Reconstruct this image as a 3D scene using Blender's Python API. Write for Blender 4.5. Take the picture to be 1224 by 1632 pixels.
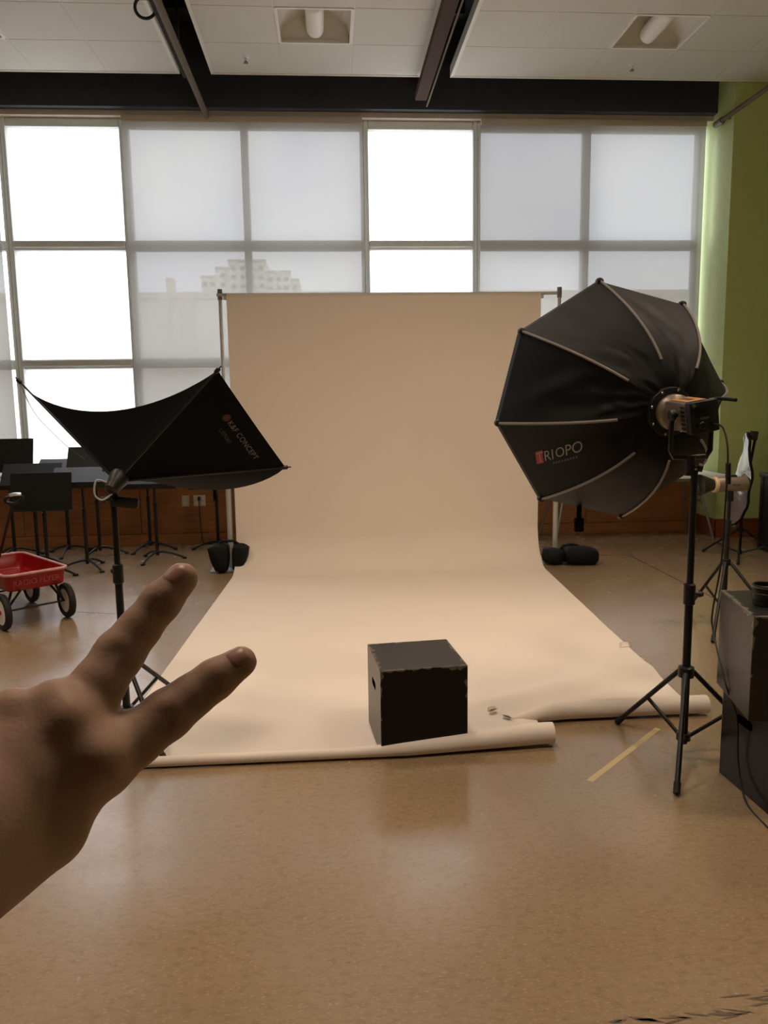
import bpy, bmesh, math, random
import numpy as np
from mathutils import Vector, Matrix, noise
from mathutils.bvhtree import BVHTree

for _o in list(bpy.data.objects):
    bpy.data.objects.remove(_o, do_unlink=True)
S = bpy.context.scene
COL = S.collection
random.seed(7)
R_ = math.radians

# ------------------------------------------------------------------ camera
CAM_POS = Vector((0.0, 0.0, 1.5))
YAW, PITCH, ROLL, FPX = 0.06866715, 0.14356605, 0.0143575, 1249.98
_f = Vector((math.sin(YAW) * math.cos(PITCH), math.cos(YAW) * math.cos(PITCH), -math.sin(PITCH)))
_r = Vector((math.cos(YAW), -math.sin(YAW), 0))
_d = _f.cross(_r)
CR = _r * math.cos(ROLL) + _d * math.sin(ROLL)       # camera right
CD = -_r * math.sin(ROLL) + _d * math.cos(ROLL)      # camera down
CF = _f                                              # camera forward
cam_data = bpy.data.cameras.new('camera')
cam = bpy.data.objects.new('camera', cam_data)
COL.objects.link(cam)
m = Matrix((CR, -CD, -CF)).transposed().to_4x4()
m.translation = CAM_POS
cam.matrix_world = m
cam_data.sensor_fit = 'VERTICAL'
cam_data.sensor_height = 36.0
cam_data.sensor_width = 27.0
cam_data.lens = FPX / 1632 * 36.0
cam_data.clip_start = 0.02
cam_data.clip_end = 500
S.camera = cam

# ------------------------------------------------------------------ world (overcast sky) and exposure
SKY_STRENGTH = 6.0
world = bpy.data.worlds.new('overcast_sky')
S.world = world
world.use_nodes = True
wn = world.node_tree
wn.nodes.clear()
w_out = wn.nodes.new('ShaderNodeOutputWorld')
w_bg = wn.nodes.new('ShaderNodeBackground')
w_tc = wn.nodes.new('ShaderNodeTexCoord')
w_no = wn.nodes.new('ShaderNodeTexNoise')
w_no.inputs['Scale'].default_value = 5.0
w_no.inputs['Detail'].default_value = 5.0
w_cr = wn.nodes.new('ShaderNodeValToRGB')
w_cr.color_ramp.elements[0].position = 0.3
w_cr.color_ramp.elements[0].color = (0.66, 0.69, 0.84, 1)
w_cr.color_ramp.elements[1].position = 0.72
w_cr.color_ramp.elements[1].color = (1.0, 1.0, 1.04, 1)
wn.links.new(w_tc.outputs['Generated'], w_no.inputs['Vector'])
wn.links.new(w_no.outputs['Fac'], w_cr.inputs['Fac'])
wn.links.new(w_cr.outputs['Color'], w_bg.inputs['Color'])
w_bg.inputs['Strength'].default_value = SKY_STRENGTH
wn.links.new(w_bg.outputs['Background'], w_out.inputs['Surface'])

S.view_settings.view_transform = 'Standard'
S.view_settings.look = 'None'
S.view_settings.gamma = 1.0
S.view_settings.use_curve_mapping = False
S.view_settings.exposure = 0.0
LAMP_WATTS = 23.0               # each ceiling light that is switched on
LAMP_COLOR = (1.0, 0.81, 0.64)

# ------------------------------------------------------------------ materials
def lin(c):
    return tuple(((v / 255) / 12.92 if v / 255 <= 0.04045 else ((v / 255 + 0.055) / 1.055) ** 2.4) for v in c)

def mat(name, rgb, rough=0.6, metal=0.0, spec=0.5, vary=0.06, scale=9.0, bump=0.0, bscale=60.0, stretch=None):
    mt = bpy.data.materials.new(name)
    mt.use_nodes = True
    nt = mt.node_tree
    b = nt.nodes['Principled BSDF']
    b.inputs['Roughness'].default_value = rough
    b.inputs['Metallic'].default_value = metal
    b.inputs['Specular IOR Level'].default_value = spec
    c = lin(rgb)
    tc = nt.nodes.new('ShaderNodeTexCoord')
    mp = nt.nodes.new('ShaderNodeMapping')
    if stretch:
        mp.inputs['Scale'].default_value = stretch
    nt.links.new(tc.outputs['Object'], mp.inputs['Vector'])
    no = nt.nodes.new('ShaderNodeTexNoise')
    no.inputs['Scale'].default_value = scale
    no.inputs['Detail'].default_value = 5
    nt.links.new(mp.outputs['Vector'], no.inputs['Vector'])
    cr = nt.nodes.new('ShaderNodeValToRGB')
    cr.color_ramp.elements[0].position = 0.3
    cr.color_ramp.elements[1].position = 0.7
    cr.color_ramp.elements[0].color = tuple(v * (1 - vary) for v in c) + (1,)
    cr.color_ramp.elements[1].color = tuple(min(1, v * (1 + vary)) for v in c) + (1,)
    nt.links.new(no.outputs['Fac'], cr.inputs['Fac'])
    nt.links.new(cr.outputs['Color'], b.inputs['Base Color'])
    if bump:
        nb = nt.nodes.new('ShaderNodeTexNoise')
        nb.inputs['Scale'].default_value = bscale
        nb.inputs['Detail'].default_value = 3
        nt.links.new(mp.outputs['Vector'], nb.inputs['Vector'])
        bm_ = nt.nodes.new('ShaderNodeBump')
        bm_.inputs['Strength'].default_value = bump
        bm_.inputs['Distance'].default_value = 0.01
        nt.links.new(nb.outputs['Fac'], bm_.inputs['Height'])
        nt.links.new(bm_.outputs['Normal'], b.inputs['Normal'])
    return mt

def emissive(name, rgb, strength):
    mt = mat(name, (255, 250, 240), 0.5)
    b = mt.node_tree.nodes['Principled BSDF']
    b.inputs['Emission Color'].default_value = lin(rgb) + (1,)
    b.inputs['Emission Strength'].default_value = strength
    return mt

def glass_mat(name, tint):
    mt = bpy.data.materials.new(name)
    mt.use_nodes = True
    nt = mt.node_tree
    nt.nodes.clear()
    o = nt.nodes.new('ShaderNodeOutputMaterial')
    t = nt.nodes.new('ShaderNodeBsdfTransparent')
    t.inputs['Color'].default_value = tint + (1,)
    g = nt.nodes.new('ShaderNodeBsdfGlossy')
    g.inputs['Roughness'].default_value = 0.02
    fr = nt.nodes.new('ShaderNodeFresnel')
    fr.inputs['IOR'].default_value = 1.45
    mx = nt.nodes.new('ShaderNodeMixShader')
    nt.links.new(fr.outputs['Fac'], mx.inputs['Fac'])
    nt.links.new(t.outputs['BSDF'], mx.inputs[1])
    nt.links.new(g.outputs['BSDF'], mx.inputs[2])
    nt.links.new(mx.outputs['Shader'], o.inputs['Surface'])
    return mt

def cloth_mat(name, trans, openness, diff, wave=0.0):
    """thin sheet: diffuse transmission, diffuse reflection and a see-through open weave"""
    mt = bpy.data.materials.new(name)
    mt.use_nodes = True
    nt = mt.node_tree
    nt.nodes.clear()
    o = nt.nodes.new('ShaderNodeOutputMaterial')
    tl = nt.nodes.new('ShaderNodeBsdfTranslucent')
    df = nt.nodes.new('ShaderNodeBsdfDiffuse')
    ad = nt.nodes.new('ShaderNodeAddShader')
    tp = nt.nodes.new('ShaderNodeBsdfTransparent')
    mx = nt.nodes.new('ShaderNodeMixShader')
    tc = nt.nodes.new('ShaderNodeTexCoord')
    no = nt.nodes.new('ShaderNodeTexNoise')
    no.inputs['Scale'].default_value = 2.0
    cr = nt.nodes.new('ShaderNodeValToRGB')
    cr.color_ramp.elements[0].color = tuple(v * 0.97 for v in trans) + (1,)
    cr.color_ramp.elements[1].color = tuple(trans) + (1,)
    nt.links.new(tc.outputs['Object'], no.inputs['Vector'])
    nt.links.new(no.outputs['Fac'], cr.inputs['Fac'])
    nt.links.new(cr.outputs['Color'], tl.inputs['Color'])
    df.inputs['Color'].default_value = tuple(diff) + (1,)
    mx.inputs['Fac'].default_value = openness
    nt.links.new(tl.outputs['BSDF'], ad.inputs[0])
    nt.links.new(df.outputs['BSDF'], ad.inputs[1])
    nt.links.new(ad.outputs['Shader'], mx.inputs[1])
    nt.links.new(tp.outputs['BSDF'], mx.inputs[2])
    nt.links.new(mx.outputs['Shader'], o.inputs['Surface'])
    return mt

def floor_mat():
    mt = mat('linoleum', (146, 123, 95), 0.3, spec=0.85, vary=0.08, scale=1.3)
    nt = mt.node_tree
    b = nt.nodes['Principled BSDF']
    tc = nt.nodes['Texture Coordinate']
    base = nt.nodes['Color Ramp']
    def ramp(src, p0, p1, c0=0.0, c1=1.0):
        r = nt.nodes.new('ShaderNodeValToRGB')
        r.color_ramp.elements[0].position = p0
        r.color_ramp.elements[1].position = p1
        r.color_ramp.elements[0].color = (c0, c0, c0, 1)
        r.color_ramp.elements[1].color = (c1, c1, c1, 1)
        nt.links.new(src, r.inputs['Fac'])
        return r
    def nz(scale, stretch=(1, 1, 1), detail=4):
        mp = nt.nodes.new('ShaderNodeMapping')
        mp.inputs['Scale'].default_value = stretch
        nt.links.new(tc.outputs['Object'], mp.inputs['Vector'])
        n = nt.nodes.new('ShaderNodeTexNoise')
        n.inputs['Scale'].default_value = scale
        n.inputs['Detail'].default_value = detail
        nt.links.new(mp.outputs['Vector'], n.inputs['Vector'])
        return n
    def mixc(fac, a, col):
        mx = nt.nodes.new('ShaderNodeMix')
        mx.data_type = 'RGBA'
        nt.links.new(fac, mx.inputs['Factor'])
        nt.links.new(a, mx.inputs['A'])
        mx.inputs['B'].default_value = lin(col) + (1,)
        return mx.outputs['Result']
    c = base.outputs['Color']
    c = mixc(ramp(nz(30, (1, 1.8, 1), 7).outputs['Fac'], 0.48, 0.68, 0, 0.42).outputs['Color'], c, (120, 99, 68))
    c = mixc(ramp(nz(72, (1, 2.2, 1), 3).outputs['Fac'], 0.57, 0.68, 0, 0.6).outputs['Color'], c, (176, 154, 118))
    c = mixc(ramp(nz(34, (1, 2.0, 1), 2).outputs['Fac'], 0.70, 0.78, 0, 0.45).outputs['Color'], c, (78, 64, 46))
    nt.links.new(c, b.inputs['Base Color'])
    rr = ramp(nz(3.5, detail=6).outputs['Fac'], 0.3, 0.75, 0.19, 0.31)
    nt.links.new(rr.outputs['Color'], b.inputs['Roughness'])
    bp = nt.nodes.new('ShaderNodeBump')
    bp.inputs['Strength'].default_value = 0.06
    bp.inputs['Distance'].default_value = 0.01
    nt.links.new(nz(14, detail=3).outputs['Fac'], bp.inputs['Height'])
    nt.links.new(bp.outputs['Normal'], b.inputs['Normal'])
    return mt

def wood_mat():
    mt = mat('stained_wood', (158, 102, 56), 0.45, vary=0.18, scale=5.0, stretch=(0.6, 6, 6))
    return mt

def cube_mat(h, base=(6, 6, 6), rough=0.3):
    """black paint worn pale along the edges of a cube of half size h"""
    mt = mat('black_paint_worn_edges', base, rough, spec=0.38, vary=0.3, scale=6)
    nt = mt.node_tree
    b = nt.nodes['Principled BSDF']
    tc = nt.nodes['Texture Coordinate']
    sx = nt.nodes.new('ShaderNodeSeparateXYZ')
    nt.links.new(tc.outputs['Object'], sx.inputs['Vector'])
    def mth(op, a, bb=None):
        n = nt.nodes.new('ShaderNodeMath')
        n.operation = op
        for i, v in enumerate((a, bb)):
            if v is None:
                continue
            if isinstance(v, (int, float)):
                n.inputs[i].default_value = v
            else:
                nt.links.new(v, n.inputs[i])
        return n.outputs[0]
    ax = mth('ABSOLUTE', sx.outputs[0])
    ay = mth('ABSOLUTE', sx.outputs[1])
    az = mth('ABSOLUTE', mth('SUBTRACT', sx.outputs[2], h))
    # second largest of the three distances tells how near an edge we are
    mxx = mth('MAXIMUM', mth('MINIMUM', ax, ay), mth('MAXIMUM', mth('MINIMUM', ax, az), mth('MINIMUM', ay, az)))
    near = mth('DIVIDE', mth('SUBTRACT', mxx, h - 0.05), 0.05)
    n = nt.nodes.new('ShaderNodeTexNoise')
    n.inputs['Scale'].default_value = 28
    n.inputs['Detail'].default_value = 6
    nt.links.new(tc.outputs['Object'], n.inputs['Vector'])
    w = mth('ADD', mth('MULTIPLY', near, mth('ADD', mth('MULTIPLY', sx.outputs[2], 0.62), 0.40)), mth('MULTIPLY', n.outputs['Fac'], 0.9))
    r = nt.nodes.new('ShaderNodeValToRGB')
    r.color_ramp.elements[0].position = 0.99
    r.color_ramp.elements[1].position = 1.13
    nt.links.new(w, r.inputs['Fac'])
    mx = nt.nodes.new('ShaderNodeMix')
    mx.data_type = 'RGBA'
    nt.links.new(r.outputs['Color'], mx.inputs['Factor'])
    nt.links.new(nt.nodes['Color Ramp'].outputs['Color'], mx.inputs['A'])
    mx.inputs['B'].default_value = lin((104, 96, 84)) + (1,)
    nt.links.new(mx.outputs['Result'], b.inputs['Base Color'])
    return mt

def skin_mat():
    mt = mat('skin', (182, 146, 123), 0.55, spec=0.35, vary=0.07, scale=30, bump=0.05, bscale=500)
    b = mt.node_tree.nodes['Principled BSDF']
    b.inputs['Subsurface Weight'].default_value = 0.15
    b.inputs['Subsurface Radius'].default_value = (0.010, 0.004, 0.002)
    b.inputs['Subsurface Scale'].default_value = 0.4
    return mt

M = {
    'floor': floor_mat(),
    'wood': wood_mat(),
    'wood_trim': mat('orange_wood_trim', (120, 66, 34), 0.4, vary=0.15, scale=5, stretch=(1, 1, 6)),
    'green': mat('green_paint', (186, 200, 134), 0.6, vary=0.03),
    'back_wall': mat('brown_grey_paint', (112, 104, 96), 0.7, vary=0.03),
    'white_wall': mat('off_white_paint', (190, 184, 172), 0.7, vary=0.03),
    'beam': mat('black_beam_paint', (52, 55, 62), 0.6, vary=0.12),
    'deck': mat('dark_metal_deck', (34, 37, 38), 0.5, vary=0.2),
    'tile': mat('acoustic_tile', (206, 203, 190), 0.85, vary=0.015, scale=3, bump=0.08, bscale=180),
    'grid': mat('white_ceiling_grid', (222, 217, 204), 0.5, vary=0.02),
    'fixture': mat('white_enamel', (225, 220, 208), 0.4, vary=0.02),
    'tube_off': mat('white_lamp_basket', (232, 227, 214), 0.5, vary=0.02),
    'tube_on': emissive('lit_lamp_basket', (255, 226, 190), 3.0),
    'frame': mat('window_aluminium', (226, 232, 230), 0.45, vary=0.02),
    'rail': mat('brown_grey_pipe', (104, 92, 76), 0.7, spec=0.15, vary=0.06),
    'header': mat('tan_header', (196, 184, 166), 0.5, vary=0.05),
    'glass': glass_mat('clear_glass', (0.94, 0.97, 0.96)),
    'frosted': cloth_mat('frosted_film', (0.80, 0.80, 0.78), 0.0, (0.15, 0.15, 0.15)),
    'shade': cloth_mat('shade_mesh', (0.140, 0.135, 0.124), 0.060, (0.24, 0.22, 0.19)),
    'sill': mat('white_sill', (220, 220, 212), 0.35, vary=0.03),
    'paper': mat('seamless_paper', (231, 218, 204), 0.75, vary=0.012, scale=2),
    'steel': mat('light_grey_tube', (190, 188, 180), 0.35, 0.4, vary=0.03),
    'chrome': mat('bright_metal', (205, 205, 205), 0.2, 1.0, vary=0.03),
    'greyplate': mat('grey_plate', (165, 172, 172), 0.45, 0.2, vary=0.05),
    'black': mat('black_metal', (20, 20, 21), 0.4, 0.2, vary=0.15),
    'blackplastic': mat('black_plastic', (16, 16, 17), 0.45, vary=0.15),
    'desk': mat('music_desk_black', (17, 19, 20), 0.45, vary=0.1),
    'fabric': mat('black_fabric', (8, 8, 11), 0.8, spec=0.2, vary=0.15, scale=14, bump=0.2, bscale=500),
    'octafabric': mat('black_nylon', (14, 12, 11), 0.6, spec=0.2, vary=0.3, scale=5, bump=0.25, bscale=9),
    'silver_lining': mat('silver_lining', (200, 200, 200), 0.35, 0.7, vary=0.05),
    'diffuser_lit': emissive('lit_white_diffuser', (255, 228, 200), 5.2),
    'diffuser': mat('white_diffuser', (235, 235, 232), 0.8, vary=0.01),
    'rib': mat('grey_piping', (128, 120, 112), 0.5, vary=0.05),
    'sand': mat('sandbag_nylon', (11, 11, 12), 0.65, spec=0.25, vary=0.2, bump=0.3, bscale=40),
    'ledgrey': mat('warm_grey_casing', (128, 116, 102), 0.4, 0.5, vary=0.04),
    'tanring': mat('tan_ring', (196, 170, 138), 0.4, vary=0.03),
    'gold': mat('gold_band', (206, 150, 82), 0.4, 0.3, vary=0.05),
    'screen': mat('dark_screen', (22, 24, 20), 0.15, vary=0.05),
    'cube': cube_mat(0.1875),
    'cube_dusty': cube_mat(0.1875, (38, 35, 32), 0.34),
    'red': mat('red_enamel', (150, 14, 18), 0.25, vary=0.08),
    'rimred': mat('worn_red_rim', (206, 150, 146), 0.3, vary=0.2, scale=30),
    'rubber': mat('black_rubber', (24, 23, 22), 0.7, vary=0.1),
    'wheelwhite': mat('white_wheel_disc', (240, 235, 228), 0.4, vary=0.03),
    'hubred': mat('red_hubcap', (190, 24, 34), 0.3),
    'plate': mat('outlet_plate', (214, 198, 166), 0.4, vary=0.02),
    'tape': mat('masking_tape', (196, 176, 130), 0.7, vary=0.06, scale=20),
    'seam': mat('dark_seam', (58, 50, 42), 0.6),
    'scuff': mat('worn_black_patch', (98, 82, 63), 0.6, vary=0.4, scale=40),
    'silver': mat('crinkled_silver', (225, 226, 230), 0.22, 0.85, vary=0.05, bump=0.9, bscale=26),
    'case': mat('black_case', (24, 25, 24), 0.5, vary=0.25, scale=12, bump=0.2, bscale=30),
    'casetop': mat('grey_case_top', (52, 55, 52), 0.45, vary=0.1),
    'tabletop': mat('pale_table_top', (240, 240, 234), 0.4, vary=0.03),
    'greyleg': mat('grey_leg_paint', (120, 116, 108), 0.4, 0.3, vary=0.05),
    'bldg': mat('beige_render', (236, 228, 212), 0.8, vary=0.05, scale=0.6),
    'bldg2': mat('beige_render_far', (222, 210, 190), 0.8, vary=0.04, scale=0.3),
    'bwin': mat('far_window', (150, 142, 130), 0.3),
    'asphalt': mat('street', (150, 146, 140), 0.9, vary=0.06, scale=0.4),
    'textw': mat('white_print', (150, 148, 144), 0.6),
    'textk': mat('grey_white_print', (132, 132, 132), 0.6),
    'textgrey': mat('grey_print', (70, 70, 70), 0.6),
    'textred': mat('red_print', (178, 44, 40), 0.6),
    'textpale': mat('pale_rubbed_print', (164, 66, 64), 0.5),
    'cable': mat('black_cable', (18, 17, 16), 0.5),
    'cord_white': mat('white_cord', (190, 190, 188), 0.5),
    'cord_grey': mat('grey_cord', (120, 120, 122), 0.6),
    'skin': skin_mat(),
    'nail': mat('fingernail', (190, 142, 124), 0.4, vary=0.03),
}

# ------------------------------------------------------------------ builders
class MB:
    """collects geometry for ONE mesh object"""
    def __init__(self):
        self.v, self.f = [], []
    def add(self, vs, fs):
        o = len(self.v)
        self.v += [tuple(p) for p in vs]
        self.f += [tuple(i + o for i in q) for q in fs]
        return self
    def box(self, x0, x1, y0, y1, z0, z1, bev=0.0, mx=None):
        bm = bmesh.new()
        bmesh.ops.create_cube(bm, size=1)
        for q in bm.verts:
            q.co = Vector(((x0 + x1) / 2 + q.co.x * (x1 - x0), (y0 + y1) / 2 + q.co.y * (y1 - y0), (z0 + z1) / 2 + q.co.z * (z1 - z0)))
        if bev:
            bmesh.ops.bevel(bm, geom=list(bm.edges), offset=bev, segments=2, affect='EDGES', profile=0.6)
        if mx is not None:
            bm.transform(mx)
        bm.verts.index_update()
        self.add([q.co[:] for q in bm.verts], [[q.index for q in fc.verts] for fc in bm.faces])
        bm.free()
        return self
    def tube(self, pts, r, n=10, caps=True):
        pts = [Vector(p) for p in pts]
        rs = r if isinstance(r, (list, tuple)) else [r] * len(pts)
        base = len(self.v)
        prev = None
        for i, p in enumerate(pts):
            t = (pts[min(i + 1, len(pts) - 1)] - pts[max(i - 1, 0)]).normalized()
            if prev is None:
                a = Vector((0, 0, 1)) if abs(t.z) < 0.9 else Vector((1, 0, 0))
                u = t.cross(a).normalized()
            else:
                u = (prev - t * prev.dot(t)).normalized()
            prev = u
            w = t.cross(u)
            for k in range(n):
                th = 2 * math.pi * k / n
                self.v.append(tuple(p + (u * math.cos(th) + w * math.sin(th)) * rs[i]))
        for i in range(len(pts) - 1):
            for k in range(n):
                a, b = base + i * n + k, base + i * n + (k + 1) % n
                self.f.append((a, b, b + n, a + n))
        if caps:
            self.f.append(tuple(base + k for k in reversed(range(n))))
            e = base + (len(pts) - 1) * n
            self.f.append(tuple(e + k for k in range(n)))
        return self
    def lathe(self, prof, n=24, mx=None, caps=True):
        """prof: list of (r, z); axis z, then matrix"""
        base = len(self.v)
        for r, z in prof:
            for k in range(n):
                th = 2 * math.pi * k / n
                p = Vector((r * math.cos(th), r * math.sin(th), z))
                self.v.append(tuple(mx @ p if mx is not None else p))
        for i in range(len(prof) - 1):
            for k in range(n):
                a, b = base + i * n + k, base + i * n + (k + 1) % n
                self.f.append((a, b, b + n, a + n))
        if caps:
            self.f.append(tuple(base + k for k in reversed(range(n))))
            e = base + (len(prof) - 1) * n
            self.f.append(tuple(e + k for k in range(n)))
        return self
    def grid(self, fn, nu, nv):
        base = len(self.v)
        for j in range(nv + 1):
            for i in range(nu + 1):
                self.v.append(tuple(fn(i / nu, j / nv)))
        for j in range(nv):
            for i in range(nu):
                a = base + j * (nu + 1) + i
                self.f.append((a, a + 1, a + nu + 2, a + nu + 1))
        return self
    def mesh(self, name, smooth=True, angle=40):
        me = bpy.data.meshes.new(name)
        me.from_pydata(self.v, [], self.f)
        me.validate()
        bm = bmesh.new()
        bm.from_mesh(me)
        bmesh.ops.recalc_face_normals(bm, faces=bm.faces)
        bm.to_mesh(me)
        bm.free()
        if smooth:
            me.polygons.foreach_set('use_smooth', [True] * len(me.polygons))
            me.set_sharp_from_angle(angle=R_(angle))
        return me
    def build(self, name, material, parent=None, smooth=True, angle=40, loc=None, rot=None):
        me = self.mesh(name, smooth, angle)
        me.materials.append(material)
        return link(name, me, parent, loc, rot)

def link(name, me, parent=None, loc=None, rot=None):
    o = bpy.data.objects.new(name, me)
    COL.objects.link(o)
    if parent is not None:
        o.parent = parent
    if loc is not None:
        o.location = loc
    if rot is not None:
        o.rotation_euler = rot
    return o

def tag(o, label=None, cat=None, group=None, kind=None):
    if label: o['label'] = label
    if cat: o['category'] = cat
    if group: o['group'] = group
    if kind: o['kind'] = kind
    return o

def thing(name, label, cat, loc=(0, 0, 0), rz=0.0, group=None):
    o = bpy.data.objects.new(name, None)
    o.empty_display_size = 0.1
    COL.objects.link(o)
    o.location = loc
    o.rotation_euler = (0, 0, rz)
    return tag(o, label, cat, group)

def struct_root(name, label=None):
    o = bpy.data.objects.new(name, None)
    COL.objects.link(o)
    return tag(o, label, None, None, 'structure')

def copy_tree(o, parent=None):
    c = o.copy()
    COL.objects.link(c)
    c.parent = parent
    for ch in list(o.children):
        copy_tree(ch, c)
    return c

def axis_mx(origin, z_dir, x_hint=(0, 0, 1)):
    z = Vector(z_dir).normalized()
    x = Vector(x_hint)
    x = (x - z * x.dot(z)).normalized()
    y = z.cross(x)
    mm = Matrix((x, y, z)).transposed().to_4x4()
    mm.translation = Vector(origin)
    return mm

def text_geo(s, size, spacing=1.0):
    cu = bpy.data.curves.new('lettering', 'FONT')
    cu.body = s
    cu.size = size
    cu.space_character = spacing
    cu.align_x = 'LEFT'
    o = bpy.data.objects.new('lettering', cu)
    COL.objects.link(o)
    bpy.context.view_layer.update()
    dg = bpy.context.evaluated_depsgraph_get()
    ev = o.evaluated_get(dg)
    me = ev.to_mesh()
    bm = bmesh.new()
    bm.from_mesh(me)
    ev.to_mesh_clear()
    bpy.data.objects.remove(o, do_unlink=True)
    return bm

def place_text(name, s, size, origin, xdir, ydir, target_bm, material, parent, xoff=0.0, yoff=0.0, spacing=1.0, bold=0.0, lift=0.002):
    """lettering laid on a curved panel: each vertex is dropped onto the panel along the panel normal"""
    bm = text_geo(s, size, spacing)
    x = Vector(xdir).normalized()
    y = Vector(ydir)
    y = (y - x * y.dot(x)).normalized()
    n = x.cross(y)
    bmesh.ops.triangulate(bm, faces=bm.faces)
    bmesh.ops.subdivide_edges(bm, edges=bm.edges, cuts=1)
    for q in bm.verts:
        p = Vector(origin) + x * (q.co.x + xoff) + y * (q.co.y + yoff)
        q.co = drop(p, n, target_bm, lift)
    me = bpy.data.meshes.new(name)
    bm.to_mesh(me)
    bm.free()
    me.materials.append(material)
    return link(name, me, parent)

def drop(p, n, tree, lift):
    if tree is None:
        return p + n * lift
    h = tree.ray_cast(p + n * 0.4, -n, 1.0)
    if h[0] is None:
        return p + n * lift
    return h[0] + n * lift

def tree_of(mb):
    return BVHTree.FromPolygons([Vector(p) for p in mb.v], mb.f)

# ================================================================== THE SETTING
# ---- floor
o = MB().box(-5.6, 5.3, -4.0, 8.42, -0.12, 0).build('floor', M['floor'], smooth=False)
tag(o, 'brown speckled linoleum floor with a soft shine', kind='structure')

# ---- dark deck above the hung ceiling, with ribs
o = MB().box(-5.6, 5.3, -4.0, 8.6, 5.1, 5.2).build('ceiling', M['deck'], smooth=False)
tag(o, 'dark roof deck above the hung white ceiling', kind='structure')
rib_me = MB().box(-0.22, 0.22, -0.02, 0.02, 0, 0.12).mesh('deck_rib', False)
rib_me.materials.append(M['deck'])
for gx in (-1.145, 1.1):
    for k in range(9):
        link('deck_rib', rib_me, o, (gx, 7.6 - k * 0.45, 4.93))

# ---- walls
XL, XR, YB, YW = -5.6, 5.3, -4.0, 8.35
o = MB().box(XL - 0.1, XL, YB, 8.6, 0, 5.1).build('wall_left', M['white_wall'], smooth=False)
tag(o, 'off-white side wall at the left end of the windows', kind='structure')
o = MB().box(XL, XR, YB - 0.1, YB, 0, 5.1).build('wall_back', M['back_wall'], smooth=False)
tag(o, 'dim brown-grey wall behind the camera', kind='structure')
g = MB()
g.box(4.03, XR, 7.88, 8.6, 0, 5.1)
g.box(XR, XR + 0.1, YB, 8.6, 0, 5.1)
o = g.build('wall_right', M['green'], smooth=False)
tag(o, 'olive green wall and pier beside the windows', kind='structure')
b = MB()
b.box(4.0, XR, 7.862, 7.88, 0, 0.2, 0.004)
b.box(4.012, 4.03, 7.862, 8.35, 0, 0.2, 0.004)
o = b.build('baseboard_right', M['wood_trim'], smooth=False)
tag(o, 'orange-brown wooden baseboard round the green pier', kind='structure')

# lower window wall: core plus stained wood panels
o = MB().box(XL, 4.03, 8.37, 8.55, 0, 0.70).build('wall_window', M['wood'], smooth=False)
tag(o, 'low stained wood wall under the windows', kind='structure')
px = XL
pan = MB().box(0.004, 1.196, 0, 0.022, 0.12, 0.665, 0.004).mesh('panel', False)
pan.materials.append(M['wood'])
while px < 4.0:
    w = min(1.2, 4.03 - px)
    if w > 1.19:
        link('panel', pan, o, (px, 8.35, 0))
    else:
        MB().box(px + 0.004, px + w - 0.004, 8.35, 8.372, 0.12, 0.665, 0.004).build('panel', M['wood'], o, smooth=False)
    px += 1.2
o = MB().box(XL, 4.012, 8.335, 8.37, 0, 0.115, 0.006).build('baseboard_window', M['wood'], smooth=False)
tag(o, 'dark stained baseboard under the windows', kind='structure')
o = MB().box(XL, 4.03, 8.30, 8.50, 0.66, 0.70, 0.008).build('trim_1', M['sill'], smooth=False)
tag(o, 'pale window sill ledge', kind='structure')
# black beam over the windows, and the tan header below it
o = MB().box(XL, 4.165, 8.22, 8.6, 4.33, 5.1, 0.01).build('trim_2', M['beam'], smooth=False)
tag(o, 'deep black beam above the windows', kind='structure')
hb = MB()
hb.box(XL, 4.03, 8.30, 8.6, 4.275, 4.33, 0.006)
o = hb.build('trim_3', M['header'], smooth=False)
tag(o, 'tan metal header under the black beam', kind='structure')

# ---- windows: one unit per bay
EDGES = [-5.48, -4.31, -3.135, -1.95, -0.775, 0.42, 1.585, 2.735, 3.945]
ROWS = [(0.76, 1.845), (1.945, 3.015), (3.115, 4.19)]
FROST = {2, 5}
WLAB = ['bare edge bay', 'bay at far left', 'white frosted bay at left, behind the music stands', 'bay left of the chimney view',
        'bay with the stepped tower outside', 'white frosted bay above the paper backdrop', 'bay above the right end of backdrop', 'bay next to the green pier']
for i in range(len(EDGES) - 1):
    x0, x1 = EDGES[i], EDGES[i + 1]
    w = struct_root('window_%d' % (i + 1), 'grey aluminium window, ' + WLAB[i])
    fr = MB()
    hw = 0.048 if i in FROST else 0.036
    fr.box(x0, x0 + hw, 8.36, 8.48, 0.70, 4.275, 0.016)
    fr.box(x1 - hw, x1, 8.36, 8.48, 0.70, 4.275, 0.016)
    fr.build('window_frame', M['frame'], w, smooth=False)
    zs = [0.70] + [z for r_ in ROWS for z in r_] + [4.275]
    for k in range(0, len(zs), 2):
        rl = MB().box(x0 + hw, x1 - hw, 8.37, 8.47, zs[k], zs[k + 1], 0.016)
        if 0 < k < 6 and i in FROST:
            rl.box(x0 + hw, x1 - hw, 8.345, 8.37, zs[k] + 0.03, zs[k + 1] - 0.012, 0.003)
        rl.build('window_rail', M['frame'], w, smooth=False)
    for z0, z1 in ROWS:
        pm = M['frosted'] if i in FROST else M['glass']
        MB().add([(x0 + hw, 8.43, z0), (x1 - hw, 8.43, z0), (x1 - hw, 8.43, z1), (x0 + hw, 8.43, z1)], [(0, 1, 2, 3)]).build('pane', pm, w, smooth=False)

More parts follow.
